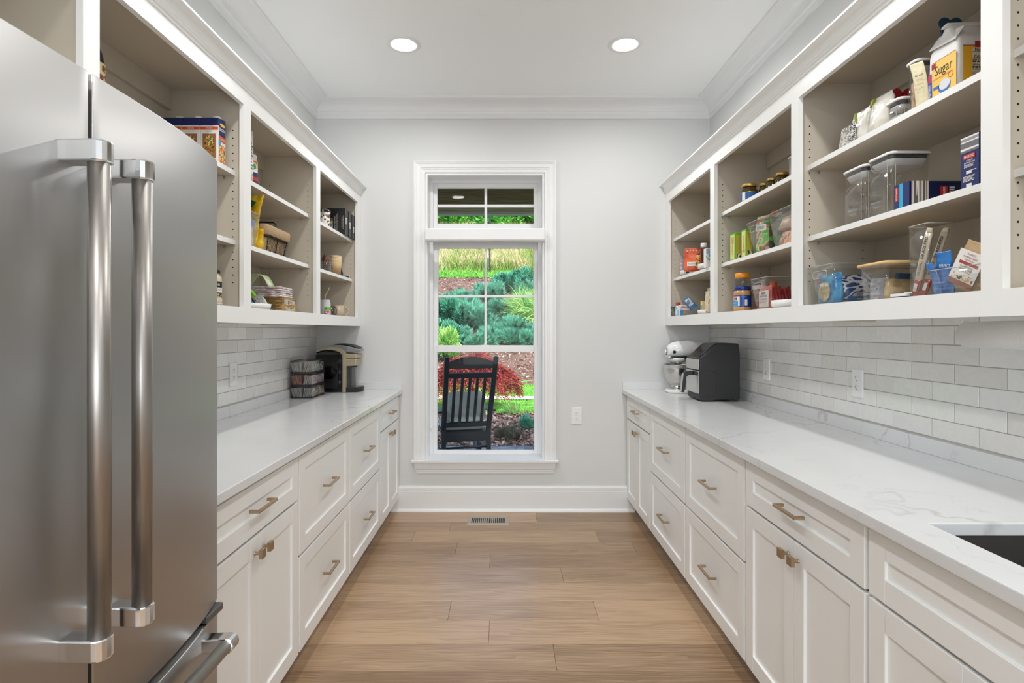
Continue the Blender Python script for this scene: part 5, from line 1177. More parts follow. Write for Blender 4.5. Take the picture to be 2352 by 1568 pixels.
dtext(t, B, 'ar', .56, .60, .040, 'Sugar', PK, .066, bold=-.004); dtext(t, B, 'ar', .54, .455, .0095, 'premium granulated', SO, .070); lines(t, B, 'ar', .05, .13, .05, .4, 12, PW)
g = G(); g.tube([B.pt('ar', .80+.075*math.cos(a/10*PI), .40+.06*math.sin(a/10*PI), .0012) for a in range(20)], .0006, 4, True); part('seal_print', g, SO, t, world=True)
decal(t, B, 'ar', .38, .10, .80, .36, cm('scoop_blue', (60, 110, 180)), 'scoop_print', .001, ell=True); decal(t, B, 'ar', .42, .16, .78, .37, cm('scoop_sugar', (214, 218, 226)), 'scoop_sugar', .0014, ell=True); decal(t, B, 'ar', .22, .24, .42, .30, cm('scoop_blue', (60, 110, 180)), 'scoop_handle', .001)
decal(t, B, 'near', .12, .05, .98, .87, SY2, 'back_label'); decal(t, B, 'near', .12, .87, .98, .885, RED2, 'rule'); decal(t, B, 'near', .36, .84, .58, .96, RED2, 'badge', .001)
decal(t, B, 'near', .30, .20, .97, .83, cm('facts_panel', (206, 196, 176)), 'facts_panel', .001); dtext(t, B, 'near', .62, .79, .0125, 'Nutrition Facts', PK, .072, e=.0016, bold=.02); dtext(t, B, 'near', .47, .655, .012, 'Calories', PK, .036, e=.0016, bold=.02)
for v in (.75, .615, .40): decal(t, B, 'near', .31, v, .96, v+.008, PK, 'rule', .0014)
lines(t, B, 'near', .31, .9, .42, .6, 6, PK); lines(t, B, 'near', .31, .9, .22, .38, 7, PGR); lines(t, B, 'near', .31, .5, .08, .17, 4, PK)
t2 = thing('bag_clip', 'dark teal bag clip behind the top of the sugar bag', 'clip', (1.348, 1.716, R2+.190))
TEAL = cm('teal_clip', (26, 76, 100), .3)
for e in (-1, 1): part('clip_paddle', G().lathe([(.018, 0), (.020, .002), (.018, .004)], (e*.017, 0, .062), 24, 'y').xf(Matrix.Rotation(0, 4, 'Z')), TEAL, t2)
part('clip_jaw', G().box(-.030, .030, -.002, .006, 0, .048), TEAL, t2, bevel=.002)
# almond flour container and pouch
BS_ = rampmat('brown_sugar', [(196, 150, 104), (214, 178, 150), (176, 120, 70)], 30, rough=.9, interp='LINEAR', bump=.6)
oxo('storage_container', 'clear container of light brown flour with a white lid, left of the sugar bag', 1.262, 1.365, 1.738, 1.797, R2, R2+.162, .095, BS_)
t = pouch('flour_pouch', 'cream flour pouch with a curved front standing before the container', 1.266, 1.722, R2, .038, .014, .142, rampmat('cream_pouch', [(206, 196, 156), (216, 208, 172)], 8, rough=.3, interp='LINEAR', bump=.3), -PI/2+.5, 33, lean=-.12)
text('Great', .011, (-.004, -.0110, .098), NEAR, PK, t, width=.024, bold=.01); text('FINE', .009, (-.004, -.0110, .084), NEAR, cm('tan_print', (190, 160, 110)), t, width=.018); text('ALMOND', .009, (-.004, -.0112, .070), NEAR, cm('tan_print', (190, 160, 110)), t, width=.026); text('FLOUR', .009, (-.004, -.0112, .057), NEAR, cm('tan_print', (190, 160, 110)), t, width=.022)
oxo('storage_container', 'low clear container with a white lid next to the red bag clip', 1.258, 1.345, 1.812, 1.888, R2, R2+.074, .02, rampmat('pale_contents', [(190, 190, 170), (214, 214, 200)], 30), lid=.03)
t = thing('bag_clip', 'red two-eared bag clip above the low container', 'clip', (1.345, 1.925, R2+.060)); RC = cm('clip_red', (150, 26, 28), .3)
for e in (-1, 1): part('clip_paddle', G().loft([superring(0, 0, .017, .027, 0, 2, 24), superring(0, 0, .017, .027, .004, 2, 24)]).xf(Matrix.Rotation(PI/2, 4, 'X')).xf(Matrix.Rotation(e*.38, 4, 'Y')).shift((e*.014, 0, .058)), RC, t)
part('clip_jaw', G().box(-.018, .018, -.006, .002, 0, .040), RC, t, bevel=.002)
FILM = rampmat('white_film', [(216, 214, 206), (226, 226, 222), (200, 196, 184)], 9, rough=.3, interp='LINEAR', bump=.5)
t = pouch('flour_bag', 'large white flour bag with a folded corner and green lining on the top shelf', 1.300, 1.945, R2, .115, .075, .135, FILM, -PI/2, 41, lean=-.12)
part('green_lining', G().loft([[(-.060, -.010, .132), (-.040, -.012, .134), (-.040, .004, .134), (-.060, .004, .132)], [(-.062, -.012, .108), (-.047, -.016, .112), (-.047, .004, .112), (-.062, .004, .108)]], smooth=False), cm('lining_green', (130, 140, 30)), t)
text('COCONUT', .010, (-.034, -.039, .068), (PI/2, -1.25, 0), PGR, t, width=.052)
t = pouch('flour_bag', 'white bag with bold black print and a torn green edge on the top shelf', 1.290, 2.062, R2, .105, .055, .118, FILM, -PI/2, 43, lean=.1)
part('black_print', G().box(-.028, .018, -.0292, -.0284, .028, .075), rampmat('black_scribble', [(30, 30, 34), (216, 214, 210), (40, 40, 44)], 90, (1, 1, 2)), t); part('fine_print', G().box(-.030, .022, -.0292, -.0286, .010, .026), rampmat('fine_scribble', [(60, 60, 64), (206, 206, 200)], 160, (1, 1, 2)), t)
part('green_edge', G().box(-.004, .006, -.020, -.016, .078, .112), cm('lining_green', (130, 140, 30)), t)
t = pouch('nut_bag', 'small crinkled clear bag with silver print, farthest left on the top shelf', 1.300, 2.158, R2, .075, .050, .098, rampmat('clear_crinkle', [(176, 164, 146), (206, 204, 200), (150, 146, 140), (226, 226, 226)], 40, rough=.2, bump=.6), -PI/2, 47)
t = pouch('paper_pouch', 'plain pale grey pouch between the clear bag and the printed white bag', 1.335, 2.112, R2, .070, .035, .098, mat('pale_grey_pouch', (.62, .63, .63), .5), -PI/2, 49)

# --- big unit, centre shelf
oxo('storage_container', 'large clear push-button container, the wider of the two on the middle right shelf', 1.255, 1.398, 1.850, 1.974, R1, R1+.203, lid=.040, cup=True)
oxo('storage_container', 'narrower clear push-button container left of the large one', 1.255, 1.345, 1.988, 2.120, R1, R1+.202, lid=.040, cup=True)
NV = cm('pasta_navy', (24, 40, 104), .35); NV2 = cm('pasta_navy_dark', (14, 24, 72), .35); CY = cm('cyan_tape', (40, 170, 214)); STR = rampmat('pasta_stripes', [(222, 222, 222), (110, 112, 118), (236, 236, 236), (150, 150, 156)], 60, (.01, .01, 1), detail=1)
STRX = rampmat('pasta_stripes_x', [(206, 198, 190), (100, 96, 96), (222, 216, 208), (140, 134, 128)], 50, (1, .01, .01), detail=1)
B = Box(1.272, 1.318, 1.523, 1.584, R1, R1+.150)
t = carton('pasta_box', 'navy pasta box standing upright at the right end of the middle shelf', 'box', B, NV)
decal(t, B, 'ar', .0, .70, 1, .99, STR, 'stripes'); decal(t, B, 'ar', .16, .575, .80, .665, PR, 'logo_oval', .0009); dtext(t, B, 'ar', .48, .62, .009, 'REGGANO', PW, .034, bold=.01)
dtext(t, B, 'ar', .5, .545, .006, 'COOKING', PW, .022, bold=.01); dtext(t, B, 'ar', .5, .505, .006, 'INSTRUCTIONS', PW, .036, bold=.01); lines(t, B, 'ar', .2, .8, .42, .48, 3, PW)
decal(t, B, 'ar', .32, .30, .62, .36, PW, 'pot_print', .001); decal(t, B, 'ar', .6, .345, .88, .36, PW, 'pot_handle_print', .001); lines(t, B, 'ar', .16, .84, .16, .27, 5, PW); decal(t, B, 'ar', .32, .06, .62, .12, PW, 'pot_print', .001); decal(t, B, 'near', .0, .0, 1, 1, NV2, 'dark_side')
B = Box(1.258, 1.424, 1.767, 1.835, R1, R1+.081)
t = carton('pasta_box', 'navy pasta box lying on its side with a cyan end strip', 'box', B, NV2)
decal(t, B, 'ar', 0, 0, 1, 1, NV, 'end_panel'); decal(t, B, 'ar', .36, 0, .60, 1, CY, 'cyan_strip', .0009); decal(t, B, 'ar', .06, .35, .30, .90, PR, 'logo_oval', .0009); dtext(t, B, 'ar', .18, .62, .009, 'REGGANO', PW, .040, spin=PI/2, bold=.01, e=.0016)
decal(t, B, 'near', .04, 0, .36, 1, STRX, 'stripes'); decal(t, B, 'near', .58, .22, .72, .80, PR, 'logo_oval', .0009); dtext(t, B, 'near', .65, .52, .010, 'REGGANO', PW, .040, spin=PI/2, bold=.01, e=.0016); lines(t, B, 'near', .75, .86, .3, .8, 6, PW)

# --- big unit, bottom
TB = rampmat('tortilla_blue', [(70, 160, 205), (96, 180, 215), (50, 130, 190)], 12, rough=.25, interp='LINEAR', bump=.4)
bin_('clear_bin', 'clear bin with a cut-out handle holding the blue tortilla bags', 1.228, 1.455, 2.126, 2.316, R0, .160, .014, slot='ar', group='clear plastic bins')
t = thing('tortilla_bag', 'light blue tortilla bag with a round tortilla window, front of the handled bin', 'bag', (1.272, 2.222, R0+.0072), -PI/2)
g = pouch_geo(.160, .048, .122, 61, .04); part('bag_body', g, TB, t)
part('tortilla_window', G().lathe([(.040, -.0005), (.036, -.003), (.001, -.0036)], (.002, -.0245, .052), 28, 'y'), rampmat('tortilla', [(214, 198, 160), (190, 170, 130), (226, 214, 184)], 26, interp='LINEAR'), t)
part('brand_badge', G().box(-.054, -.036, -.0225, -.0215, .086, .100), PR, t); text('M', .010, (-.045, -.0235, .093), NEAR, PW, t)
SB = rampmat('blue_white_packs', [(210, 214, 222), (30, 80, 140), (226, 226, 230), (24, 70, 130)], 16, (1, 1, 2.2), detail=1, rough=.25, bump=.4)
t = pouch('tortilla_bag', 'blue and white crinkled tortilla bag lying deeper in the handled bin', 1.362, 2.200, R0+.0072, .130, .070, .112, SB, 0, 63, jit=.06)
t = thing('boxed_packet', 'dark blue boxed packet under the crinkled bag in the handled bin', 'box', (1.318, 2.156, R0+.0072)); part('packet_body', G().box(-.02, .115, -.011, -.001, 0, .030), cm('packet_blue', (24, 84, 140)), t, bevel=.002); text('MISSION', .010, (.03, -.0122, .019), NEAR, PW, t, width=.034)
# wood-lidded bin
t = bin_('lidded_bin', 'clear bin with a bamboo lid holding brown and blue packets', 1.228, 1.405, 1.828, 1.971, R0, .122, .006, group='clear plastic bins')
part('bamboo_lid', G().loft([rrect(1.222, 1.411, 1.822, 1.977, .012, R0+.1232), rrect(1.220, 1.413, 1.820, 1.979, .012, R0+.126), rrect(1.220, 1.413, 1.820, 1.979, .012, R0+.131), rrect(1.224, 1.409, 1.824, 1.975, .012, R0+.1335)]), rampmat('bamboo', [(206, 168, 104), (222, 188, 128)], 6, (1, 14, 14), rough=.4, interp='LINEAR'), t, world=True)
pouch('snack_bag', 'blue and silver snack bag at the front of the bamboo-lidded bin', 1.262, 1.915, R0+.0065, .095, .030, .078, rampmat('blue_silver', [(60, 130, 190), (170, 170, 178), (150, 150, 158), (190, 190, 196)], 16, rough=.25), -PI/2, 65)
KB = rampmat('kraft_bag', [(190, 162, 118), (206, 180, 136), (170, 140, 98)], 14, rough=.8, interp='LINEAR', bump=.4)
pouch('paper_bag', 'small kraft paper bag slumped inside the bamboo-lidded bin', 1.312, 1.866, R0+.0065, .13, .055, .070, KB, 0, 67, jit=.05)
pouch('blue_packet', 'blue packet standing upright at the back of the bamboo-lidded bin', 1.352, 1.925, R0+.0065, .060, .025, .095, rampmat('blue_packet_art', [(30, 90, 150), (60, 130, 180), (210, 210, 214)], 18), 0, 69)
t = thing('container_lid', 'white container lid with a dark seal lying by the tall clear bin', 'lid', (1.322, 1.788, R0)); 
part('seal', G().loft([rrect(-.088, .088, -.030, .030, .012, 0), rrect(-.088, .088, -.030, .030, .012, .014)]), cm('seal_grey', (62, 64, 72), .4), t); part('lid', G().loft([rrect(-.092, .092, -.034, .034, .012, .0142), rrect(-.092, .092, -.034, .034, .012, .023), rrect(-.05, .09, -.030, .030, .01, .0232), rrect(-.05, .09, -.030, .030, .01, .029)], smooth=False), WHITEP, t)
# tall bin with sticks
bin_('tall_clear_bin', 'tall clear bin holding two long beef sticks', 1.237, 1.322, 1.667, 1.750, R0, .224, .004, group='clear plastic bins')
def stick(label, a, b, seed):
    t = thing('beef_stick', label, 'snack stick', a, 0, 'long beef sticks'); d = Vector(b)-Vector(a); L_ = d.length; q = Vector((0, 0, 1)).rotation_difference(d).to_matrix().to_4x4()
    rot = Matrix.Rotation(-PI/2+.35, 4, 'Z')
    def seg(z0, z1, m_, nm, tw=.011, w0=1, w1=1):
        rr = []
        for k in range(5):
            z = z0+(z1-z0)*k/4; f_ = w0+(w1-w0)*k/4; rr.append(superring(0, 0, tw*f_, .005 if f_ > .8 else .003, z, 2.5, 16))
        return part(nm, G().loft(rr).xf(q @ rot), m_, t)
    seg(0, L_*.26, cm('stick_red', (170, 52, 46), .25), 'stick_end', w0=.8); seg(L_*.26, L_*.93, cm('stick_cream', (216, 204, 182), .3), 'stick_sleeve'); seg(L_*.93, L_, cm('stick_cream', (216, 204, 182), .3), 'stick_tip', w0=1, w1=.7)
    for s_, zz, wd, mm_ in (('GRASS-FED', .72, L_*.32, PK), ('ORIGINAL', .42, L_*.20, PGR)):
        M_ = q @ rot @ Matrix.Translation((0, -.0058, L_*zz)) @ Matrix.Rotation(PI/2, 4, 'X') @ Matrix.Rotation(PI/2, 4, 'Z')
        o = text(s_, .012, (0, 0, 0), (0, 0, 0), mm_, t, width=wd, bold=.02); o.location = M_.to_translation(); o.rotation_euler = M_.to_euler()
    M_ = q @ rot @ Matrix.Translation((0, -.0060, L_*.15)) @ Matrix.Rotation(PI/2, 4, 'X')
    o = part('barcode_patch', G().box(-.005, .005, -.012, .012, 0, .0004), PW, t); o.location = M_.to_translation(); o.rotation_euler = M_.to_euler()
stick('cream and red beef stick on the left in the tall clear bin', (1.252, 1.737, R0+.008), (1.262, 1.685, R0+.212), 1)
stick('cream and red beef stick on the right in the tall clear bin', (1.264, 1.718, R0+.008), (1.308, 1.682, R0+.212), 2)
# low bin
bin_('low_clear_bin', 'low clear bin at the right holding kraft and blue snack bags', 1.228, 1.42, 1.440, 1.650, R0, .080, .008, group='clear plastic bins')
BLB = rampmat('royal_blue_bag', [(24, 96, 170), (40, 120, 196), (20, 70, 140)], 14, rough=.22, interp='LINEAR', bump=.5)
t = pouch('snack_bar_bag', 'blue foil snack bag with white letters, taller one in the low bin', 1.258, 1.618, R0+.006, .060, .018, .128, BLB, -PI/2, 71, lean=-.10); text('PERFECT', .013, (.004, -.0085, .085), (PI/2, .1, 0), cm('silver_letters', (190, 196, 200)), t, width=.040, bold=.02)
pouch('snack_bar_bag', 'smaller blue foil snack bag at the left corner of the low bin', 1.246, 1.632, R0+.006, .030, .014, .100, BLB, -PI/2, 73, lean=-.40)
t = thing('kraft_snack_bag', 'brown kraft snack bag with a white label leaning in the low clear bin', 'bag', (1.268, 1.572, R0+.0065), -PI/2)
M_ = Matrix.Translation((0, .0, .0)) @ Matrix.Rotation(.42, 4, 'Y') @ Matrix.Rotation(-.12, 4, 'X')
g = pouch_geo(.112, .034, .128, 75, .02).xf(M_); zz = min(v[2] for v in g.v); g.shift((0, 0, -zz)); part('bag_body', g, rampmat('kraft_plain', [(176, 148, 110), (188, 160, 122)], 10, rough=.75, interp='LINEAR'), t)
def onb(u0, u1, z0, z1, m_, nm, y=-.0188, d=.0004):
    g = G().box(u0, u1, y-d, y, z0, z1).xf(M_).shift((0, 0, -zz)); return part(nm, g, m_, t)
onb(-.044, .046, .022, .104, PW, 'label'); onb(-.044, .046, .008, .022, cm('label_brown', (140, 84, 56)), 'label_foot', -.0182); onb(-.034, .040, .024, .040, rampmat('oat_pic', [(206, 170, 110), (236, 230, 220), (80, 50, 40)], 70), 'picture', -.0193); onb(-.030, .038, .066, .074, cm('label_red', (160, 60, 60)), 'label_bar', -.0193)
for k, (s_, zc, wd) in enumerate((('PALEO', .088, .03), ('PUMPKIN SEED', .080, .05), ('CRUNCH', .073, .034), ('GLUTEN FREE', .056, .046), ('GRAIN FREE', .050, .048), ('NON GMO', .044, .040))):
    P_ = M_ @ Vector((.001, -.0200, zc*1.08)); o = text(s_, .0065, (P_.x, P_.y, P_.z-zz), (0, 0, 0), cm('label_red', (160, 60, 60)) if k < 3 else PK, t, width=wd); o.rotation_euler = (M_.to_3x3() @ Matrix.Rotation(PI/2, 3, 'X')).to_euler()
t = pouch('snack_bag', 'yellow and red snack bag at the back right of the low bin', 1.345, 1.575, R0+.006, .110, .040, .128, rampmat('yellow_red_bag', [(120, 110, 60), (170, 160, 80), (60, 52, 44), (200, 186, 90)], 22, rough=.3, bump=.3), -PI/2, 77)
part('red_top', G().loft([superring(0, 0, .056, .004, .124, 6, 24), superring(0, 0, .054, .003, .146, 6, 24)]), cm('bag_red', (170, 20, 24), .3), t); text('NUT CRUNCH', .018, (.012, -.0235, .045), (PI/2, -1.35, 0), cm('tan_letters', (190, 184, 160)), t, width=.075, bold=.02)

# --- second unit
GLD = mat('gold_lid', (.55, .36, .10), .3, .7); OLV = cm('olive_brine', (66, 56, 24), .12)
def olive(label, x, y, r, h, lb=False):
    t = lathe_thing('olive_jar', label, 'jar', (x, y, R2), [(r*.9, 0), (r, .005), (r, h*.62), (r*.78, h*.76), (r*.78, h*.84)], OLV, group='olive jars with gold lids')
    part('lid', G().lathe(jar_lid_prof(r*.92, h*.15)).shift((0, 0, h*.83)), GLD, t)
    if lb: wrap(t, r, .008, h*.50, -215, -60, cm('olive_blue', (36, 92, 160))); wrap(t, r+.0003, .008, h*.52, -165, -140, PW, 'label_strip'); wrap(t, r, h*.50, h*.53, -215, -60, GLD, 'label_rule')
    return t
olive('largest gold-lidded olive jar with a blue label', 1.292, 3.01, .043, .098, True)
olive('small gold-lidded olive jar just behind the big one', 1.350, 2.955, .030, .089); olive('small gold-lidded olive jar third in the row', 1.346, 2.862, .031, .091); olive('small gold-lidded olive jar nearest the grey container', 1.348, 2.765, .032, .092)
t = thing('frosted_container', 'frosted clear container at the right end behind the olive jars', 'container', (1.385, 2.600, R2)); part('container_body', G().loft([rrect(-.042, .042, -.09, .09, .01, 0), rrect(-.045, .045, -.095, .095, .01, .135)]), cm('frosted_grey', (176, 176, 176), .3), t); part('lid', G().loft([rrect(-.047, .047, -.097, .097, .01, .1352), rrect(-.047, .047, -.097, .097, .01, .142)]), WHITEP, t)
GBX = cm('box_green', (96, 176, 40), .35); CRM = cm('box_cream', (222, 214, 140)); 
for i, (a, c_, xx, h, lab) in enumerate(((3.120, 3.196, 1.262, .155, 'green and cream box farthest left on the middle shelf'), (2.985, 3.045, 1.264, .150, 'green and cream box beside the bin of dried peppers'))):
    B = Box(xx, xx+.036, a, c_, R1, R1+h); t = carton('tea_box', lab, 'box', B, GBX, 'green and cream boxes'); decal(t, B, 'ar', .12, .06, .88, .94, CRM, 'panel'); decal(t, B, 'ar', .2, .18 if i else .62, .8, .3 if i else .86, cm('panel_tan', (206, 176, 120)), 'panel_art', .0009)
    dtext(t, B, 'ar', .5, .5, .016, 'HIBISCUS', cm('box_print', (170, 110, 60)), .085, spin=PI/2); decal(t, B, 'near', .1, .08, .9, .92, cm('box_olive', (176, 166, 60)), 'panel'); decal(t, B, 'near', .2, .1, .85, .24, rampmat('box_fig', [(60, 60, 40), (214, 214, 190)], 90), 'panel_art', .0009)
t = bin_('clear_bin', 'clear tapered bin holding the green dried pepper bag', 1.256, 1.440, 2.762, 2.968, R1, .168, .030, slot='ar', group='clear plastic bins')
t = pouch('dried_pepper_bag', 'green bag printed with red peppers and flowers sticking out of the clear bin', 1.325, 2.850, R1+.007, .150, .070, .190, rampmat('pepper_bag', [(110, 190, 70), (190, 210, 150), (200, 70, 60), (60, 130, 50), (226, 160, 150)], 14, rough=.3, detail=2, bump=.3), -PI/2+.45, 81)
part('bag_title', G().box(-.052, .010, -.0365, -.0350, .108, .140), PW, t); text('FRESH', .020, (-.02, -.0372, .124), NEAR, PG, t, width=.05, bold=.02)
part('red_tie', G().tube([(.02, -.01, .188), (.03, -.012, .200), (.045, -.01, .196)], .004, 6), cm('tie_red', (214, 70, 30)), t)
t = pouch('dark_bag', 'dark green bag wedged between the two clear bins', 1.335, 2.742, R1, .13, .018, .165, rampmat('dark_green_bag', [(24, 44, 24), (70, 130, 50), (60, 20, 30)], 16), 0, 83)
t = bin_('clear_bin', 'clear tapered bin of beige and red wrapped snacks next to the stile', 1.256, 1.440, 2.415, 2.722, R1, .168, .022, group='clear plastic bins')
BG = rampmat('beige_wrap', [(190, 160, 128), (206, 178, 148), (176, 144, 112)], 10, rough=.4, interp='LINEAR', bump=.3)
for k, (yy, zz_, sd) in enumerate(((2.650, 0, 85), (2.650, .076, 86))): pouch('wrapped_roll', ['lower beige wrapped roll at the left of the snack bin', 'upper beige wrapped roll at the left of the snack bin'][k], 1.318, yy, R1+.0075+zz_, .100, .070, .074 if zz_ == 0 else .066, BG, -PI/2, sd, cat='package', group='beige wrapped rolls')
pouch('red_snack_bag', 'tall clear bag of red and orange snacks in the snack bin', 1.325, 2.530, R1+.0075, .125, .055, .158, rampmat('red_orange', [(206, 70, 50), (226, 150, 110), (190, 40, 40), (236, 200, 180)], 26, (1, 1, .5), rough=.2, bump=.4), -PI/2, 88)
pouch('orange_snack_bag', 'low bag of orange crackers along the front of the snack bin', 1.284, 2.535, R1+.0075, .19, .022, .060, rampmat('cracker_orange', [(226, 160, 110), (236, 200, 170), (214, 110, 70)], 30, rough=.3), -PI/2, 89)
# bottom of the second unit
PBN = cm('peanut_butter', (190, 148, 92), .25)
t = lathe_thing('peanut_butter_jar', 'peanut butter jar with blue lid and blue label', 'jar', (1.285, 3.08, R0), [(.040, 0), (.0455, .006), (.0465, .030), (.044, .034), (.044, .095), (.0465, .100), (.045, .116), (.040, .122), (.040, .128)], PBN, seg=40)
part('lid', G().lathe(jar_lid_prof(.0425, .022)).shift((0, 0, .122)), cm('lid_blue', (20, 40, 130), .35), t)
wrap(t, .0442, .034, .095, -250, -20, cm('pb_label', (24, 70, 160), .3)); wrap(t, .0446, .038, .090, -205, -130, PW, 'label_burst'); wrap(t, .0450, .040, .066, -195, -142, cm('pb_cyan', (50, 160, 214)), 'label_art'); wrap(t, .0450, .070, .084, -192, -150, PR, 'label_logo'); wrap(t, .0450, .040, .072, -98, -80, PW, 'barcode')
jtext(t, .0455, .077, -170, .011, 'Skippy', PW, .030, .01); jtext(t, .0447, .086, -105, .006, 'CREAMY', PW, .024); jtext(t, .0453, .054, -168, .008, 'PEANUT', PW, .030)
t = lathe_thing('empty_jar', 'empty clear jar with orange lid stacked on the peanut butter', 'jar', (1.285, 3.08, R0+.1445), [(.036, 0), (.042, .004), (.043, .030), (.037, .046), (.035, .050)], clearmat('jar_clear', (.80, .82, .80), 1.0, .08), seg=36); part('lid', G().lathe(jar_lid_prof(.0385, .026)).shift((0, 0, .046)), cm('lid_orange', (236, 150, 30), .35), t)
t = lathe_thing('brown_jar', 'dark brown labelled jar right of the peanut butter', 'jar', (1.348, 3.02, R0), [(.036, 0), (.038, .005), (.038, .115), (.032, .122), (.032, .128)], cm('nut_brown', (112, 84, 50), .25)); part('lid', G().lathe(jar_lid_prof(.034, .020)).shift((0, 0, .126)), PW, t); wrap(t, .038, .025, .10, -220, -40, cm('label_dark', (76, 62, 50)))
t = lathe_thing('dark_can', 'slim dark can with purple print left of the peanut butter', 'can', (1.306, 3.178, R0), [(.026, 0), (.028, .004), (.028, .105), (.024, .110)], rampmat('can_art', [(40, 30, 34), (120, 40, 60), (160, 180, 110), (200, 190, 196)], 40, rough=.3))
t = thing('red_packet', 'small flat red packet lying by the popcorn bin', 'packet', (1.295, 2.952, R0)); part('packet_body', G().loft([rrect(-.04, .04, -.03, .03, .006, 0), rrect(-.038, .038, -.028, .028, .006, .008)]), PR, t)
t = bin_('clear_bin', 'clear bin of red packets with a white labelled pouch on its front', 1.250, 1.450, 2.726, 2.905, R0, .165, .022, slot='ar', group='clear plastic bins')
RDP = cm('packet_red', (176, 30, 36), .3)
t = pouch('labelled_pouch', 'red-edged pouch with a white label inside the bin', 1.290, 2.815, R0+.008, .138, .018, .120, rampmat('pink_film', [(214, 130, 126), (206, 110, 106)], 8, interp='LINEAR', rough=.3), -PI/2, 91)
part('label', G().box(-.052, .052, -.0104, -.0094, .016, .096), PW, t)
for s_, zc, hh, wd, mm_ in (('MICROWAVE', .068, .013, .070, PGR), ('POPCORN', .053, .013, .062, PGR), ('MOVIE THEATER', .041, .007, .070, PR)): text(s_, hh, (0, -.0112, zc), NEAR, mm_, t, width=wd, bold=.01)
part('label_logo', G().box(-.022, .022, -.0112, -.0106, .078, .090), PGR, t)
ORD = ['first', 'second', 'third', 'fourth', 'fifth', 'sixth', 'seventh', 'eighth']
for k in range(8): pouch('candy_packet', ORD[k]+' slim red candy packet from the left in the row behind the bottom turntable', 1.308+k*.0155, 2.772+.004*(k % 2), R0+.008, .0145, .036, .104+.006*(k % 3), rampmat('candy_red', [(170, 28, 40), (190, 50, 60), (226, 190, 190)], 20, (1, 1, .4), rough=.2), 0, 93+k, cat='packet', group='slim red candy packets')
t = lathe_thing('orange_bottle', 'orange plastic bottle with an orange cap inside the bin', 'bottle', (1.345, 2.850, R0+.008), [(.016, 0), (.018, .004), (.018, .095), (.013, .108), (.013, .115)], mat('orange_clear', (.55, .14, .03), .2)); part('cap', G().lathe(jar_lid_prof(.0175, .032)).shift((0, 0, .113)), cm('cap_orange', (200, 76, 24), .35), t)
turntable('turntable', 'white turntable with red packets in front of the clear bin', 1.352, 2.57, R0, .138, .044)
pouch('red_bag', 'red and white popcorn bag on the turntable by the stile', 1.318, 2.545, R0+.0165, .10, .05, .115, rampmat('popcorn_bag', [(190, 40, 40), (230, 214, 196), (206, 60, 50)], 24, rough=.3), -PI/2, 103)
t = lathe_thing('garnish_jar', 'small jar with pale lid behind the peanut butter jar', 'jar', (1.372, 3.115, R0), [(.030, 0), (.031, .004), (.031, .095), (.026, .10)], cm('pale_glass', (150, 146, 130), .2)); part('lid', G().lathe(jar_lid_prof(.028, .016)).shift((0, 0, .10)), cm('lid_pale', (190, 190, 176)), t)

# --- far unit
turntable('turntable', 'white turntable farther left on the far right shelf', 1.352, 4.045, R1, .108, .040)
turntable('turntable', 'white turntable nearer the stile on the far right shelf', 1.352, 3.64, R1, .116, .040)
zt2 = R1+.0160
pouch('pink_packet', 'slim pale pink packet at the left end of the far right shelf', 1.262, 4.075, zt2, .026, .014, .112, rampmat('pale_pink', [(206, 190, 200), (190, 150, 170), (214, 204, 206)], 30), -.2, 111)
pouch('striped_packet', 'white packet with dark stripes behind the orange pouch', 1.272, 3.975, zt2, .050, .018, .150, rampmat('white_purple', [(220, 216, 216), (60, 40, 70), (210, 206, 210)], 22, (1, 1, 1.5)), -.2, 113)
t = pouch('orange_pouch', 'orange stand-up pouch with a white band on the far right shelf', 1.276, 3.86, zt2-.0001, .122, .050, .158, rampmat('orange_foil', [(206, 84, 40), (222, 104, 56), (190, 66, 30)], 7, rough=.3, interp='LINEAR', bump=.35), -.35, 115)
part('white_band', G().loft([[(-.040, -.0262, .034), (.052, -.0262, .034), (.052, -.0245, .034), (-.040, -.0245, .034)], [(-.040, -.0262, .062), (.052, -.0262, .062), (.052, -.0245, .062), (-.040, -.0245, .062)]], smooth=False), PW, t); text('NATURALS', .016, (.006, -.0268, .048), NEAR, PGR, t, width=.075)
for k in range(5): part('pouch_icon', G().lathe([(.0048, 0), (.001, -.0006)], (-.040+k*.020, -.0105, .138), 12, 'y'), PW, t)
t = lathe_thing('glass_bottle', 'clear glass bottle with a white cap on the far right shelf', 'bottle', (1.272, 3.645, zt2), [(.020, 0), (.022, .004), (.022, .110), (.019, .124), (.018, .134)], clearmat('bottle_clear', (.78, .76, .76), 1.0, .05)); part('cap', G().lathe(jar_lid_prof(.020, .026)).shift((0, 0, .132)), PW, t); part('contents', G().lathe([(.018, .004), (.019, .030)]), cm('red_spice', (120, 40, 30)), t)
t = lathe_thing('spice_jar', 'slim red spice jar between the orange pouch and the glass bottle', 'jar', (1.258, 3.705, zt2), [(.016, 0), (.017, .003), (.017, .085), (.013, .092)], rampmat('spice_label', [(150, 50, 40), (214, 160, 70), (110, 40, 40)], 50)); part('lid', G().lathe(jar_lid_prof(.014, .010)).shift((0, 0, .092)), cm('lid_maroon', (110, 50, 54)), t)
B = Box(1.226, 1.300, 3.475, 3.518, R1, R1+.118); t = carton('sweetener_box', 'blue, white and green box beside the stile on the far right shelf', 'box', B, PW); decal(t, B, 'near', 0, .72, 1, .96, cm('pale_blue', (150, 186, 220)), 'band'); decal(t, B, 'near', 0, .38, 1, .68, rampmat('leaf_art', [(40, 120, 70), (90, 170, 210), (226, 230, 226), (60, 150, 80)], 40), 'picture'); decal(t, B, 'near', .5, 0, 1, .36, PG, 'band')
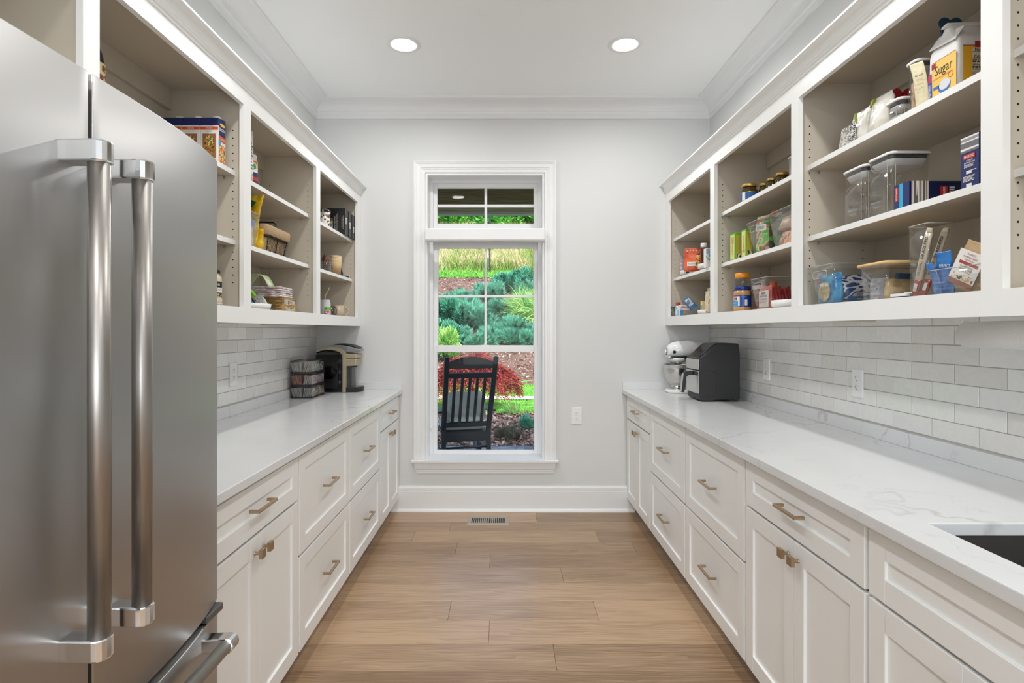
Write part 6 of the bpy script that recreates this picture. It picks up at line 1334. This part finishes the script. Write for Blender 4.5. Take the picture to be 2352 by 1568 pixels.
# bottom
t = thing('clear_box', 'small clear box at the far left of the bottom right shelf', 'box', (1.238, 4.176, R0)); part('box_body', G().loft([rrect(-.02, .012, -.022, .022, .003, 0), rrect(-.02, .012, -.022, .022, .003, .070)]), CLEAR, t); part('contents', G().box(-.014, .008, -.017, .017, .003, .04), PGR, t); part('box_lid', G().box(-.02, .012, -.022, .022, .0705, .076), BLACK, t)
t = lathe_thing('red_cap_bottle', 'small pale blue bottle with a red cap on the bottom right shelf', 'bottle', (1.250, 4.122, R0), [(.017, 0), (.0185, .004), (.0185, .074), (.014, .084), (.012, .088)], rampmat('pale_blue_label', [(150, 196, 220), (226, 230, 232), (120, 180, 210)], 30)); part('cap', G().lathe(jar_lid_prof(.0135, .024)).shift((0, 0, .086)), PR, t)
B = Box(1.238, 1.308, 4.035, 4.070, R0, R0+.088); t = carton('gelatin_box', 'white gelatin dessert box with red letters on the bottom right shelf', 'box', B, PW); decal(t, B, 'near', 0, .0, .38, .62, cm('jello_blue', (70, 140, 190)), 'panel'); decal(t, B, 'near', .38, .06, .98, .58, rampmat('pudding', [(190, 120, 90), (214, 150, 120), (150, 80, 60)], 26, interp='LINEAR'), 'picture'); dtext(t, B, 'near', .5, .80, .020, 'JELL-O', PR, .058, bold=.03)
t = thing('folded_carton', 'small grey carton lying flat behind the gelatin dessert box', 'box', (1.315, 3.975, R0)); part('carton_body', G().box(-.045, .045, -.03, .03, 0, .046), PGR, t, bevel=.002)
t = thing('tilted_packet', 'blue and white packet tilted on its corner right of the gelatin box', 'packet', (1.300, 3.975, R0+.0465))
MQ = Matrix.Rotation(-.75, 4, 'Y'); g = G().box(-.024, .024, -.008, .008, 0, .092).xf(MQ); zq = min(v[2] for v in g.v); g.shift((.02, 0, -zq)); part('packet_body', g, cm('packet_sky', (70, 130, 180)), t)
part('label', G().box(-.018, .018, -.0086, -.0081, .028, .086).xf(MQ).shift((.02, 0, -zq)), rampmat('packet_label', [(226, 230, 236), (214, 220, 228), (120, 140, 170)], 60), t)
turntable('turntable', 'white turntable under the floral pouches on the bottom right shelf', 1.352, 3.66, R0, .110, .038); zt3 = R0+.0160
t = thing('sweet_box', 'narrow yellow and blue box beside the floral pouch', 'box', (1.300, 3.715, zt3)); part('box_body', G().box(-.02, .02, -.016, .016, 0, .082), cm('box_yellow', (226, 206, 130)), t, bevel=.001); part('band', G().box(-.0206, -.0202, -.016, .016, .03, .055), cm('box_cyan', (90, 170, 210)), t)
pouch('floral_pouch', 'tall black and cream floral pouch on the bottom right turntable', 1.305, 3.625, zt3, .095, .040, .165, rampmat('floral', [(50, 56, 44), (226, 216, 200), (150, 130, 90), (210, 214, 226), (130, 80, 110)], 30, rough=.35), -PI/2, 121)
pouch('beige_pouch', 'beige pouch at the right of the floral one, half behind the stile', 1.280, 3.595, zt3, .085, .030, .140, rampmat('beige_pouch_art', [(206, 186, 160), (216, 200, 176), (176, 170, 110)], 16), -PI/2, 123)
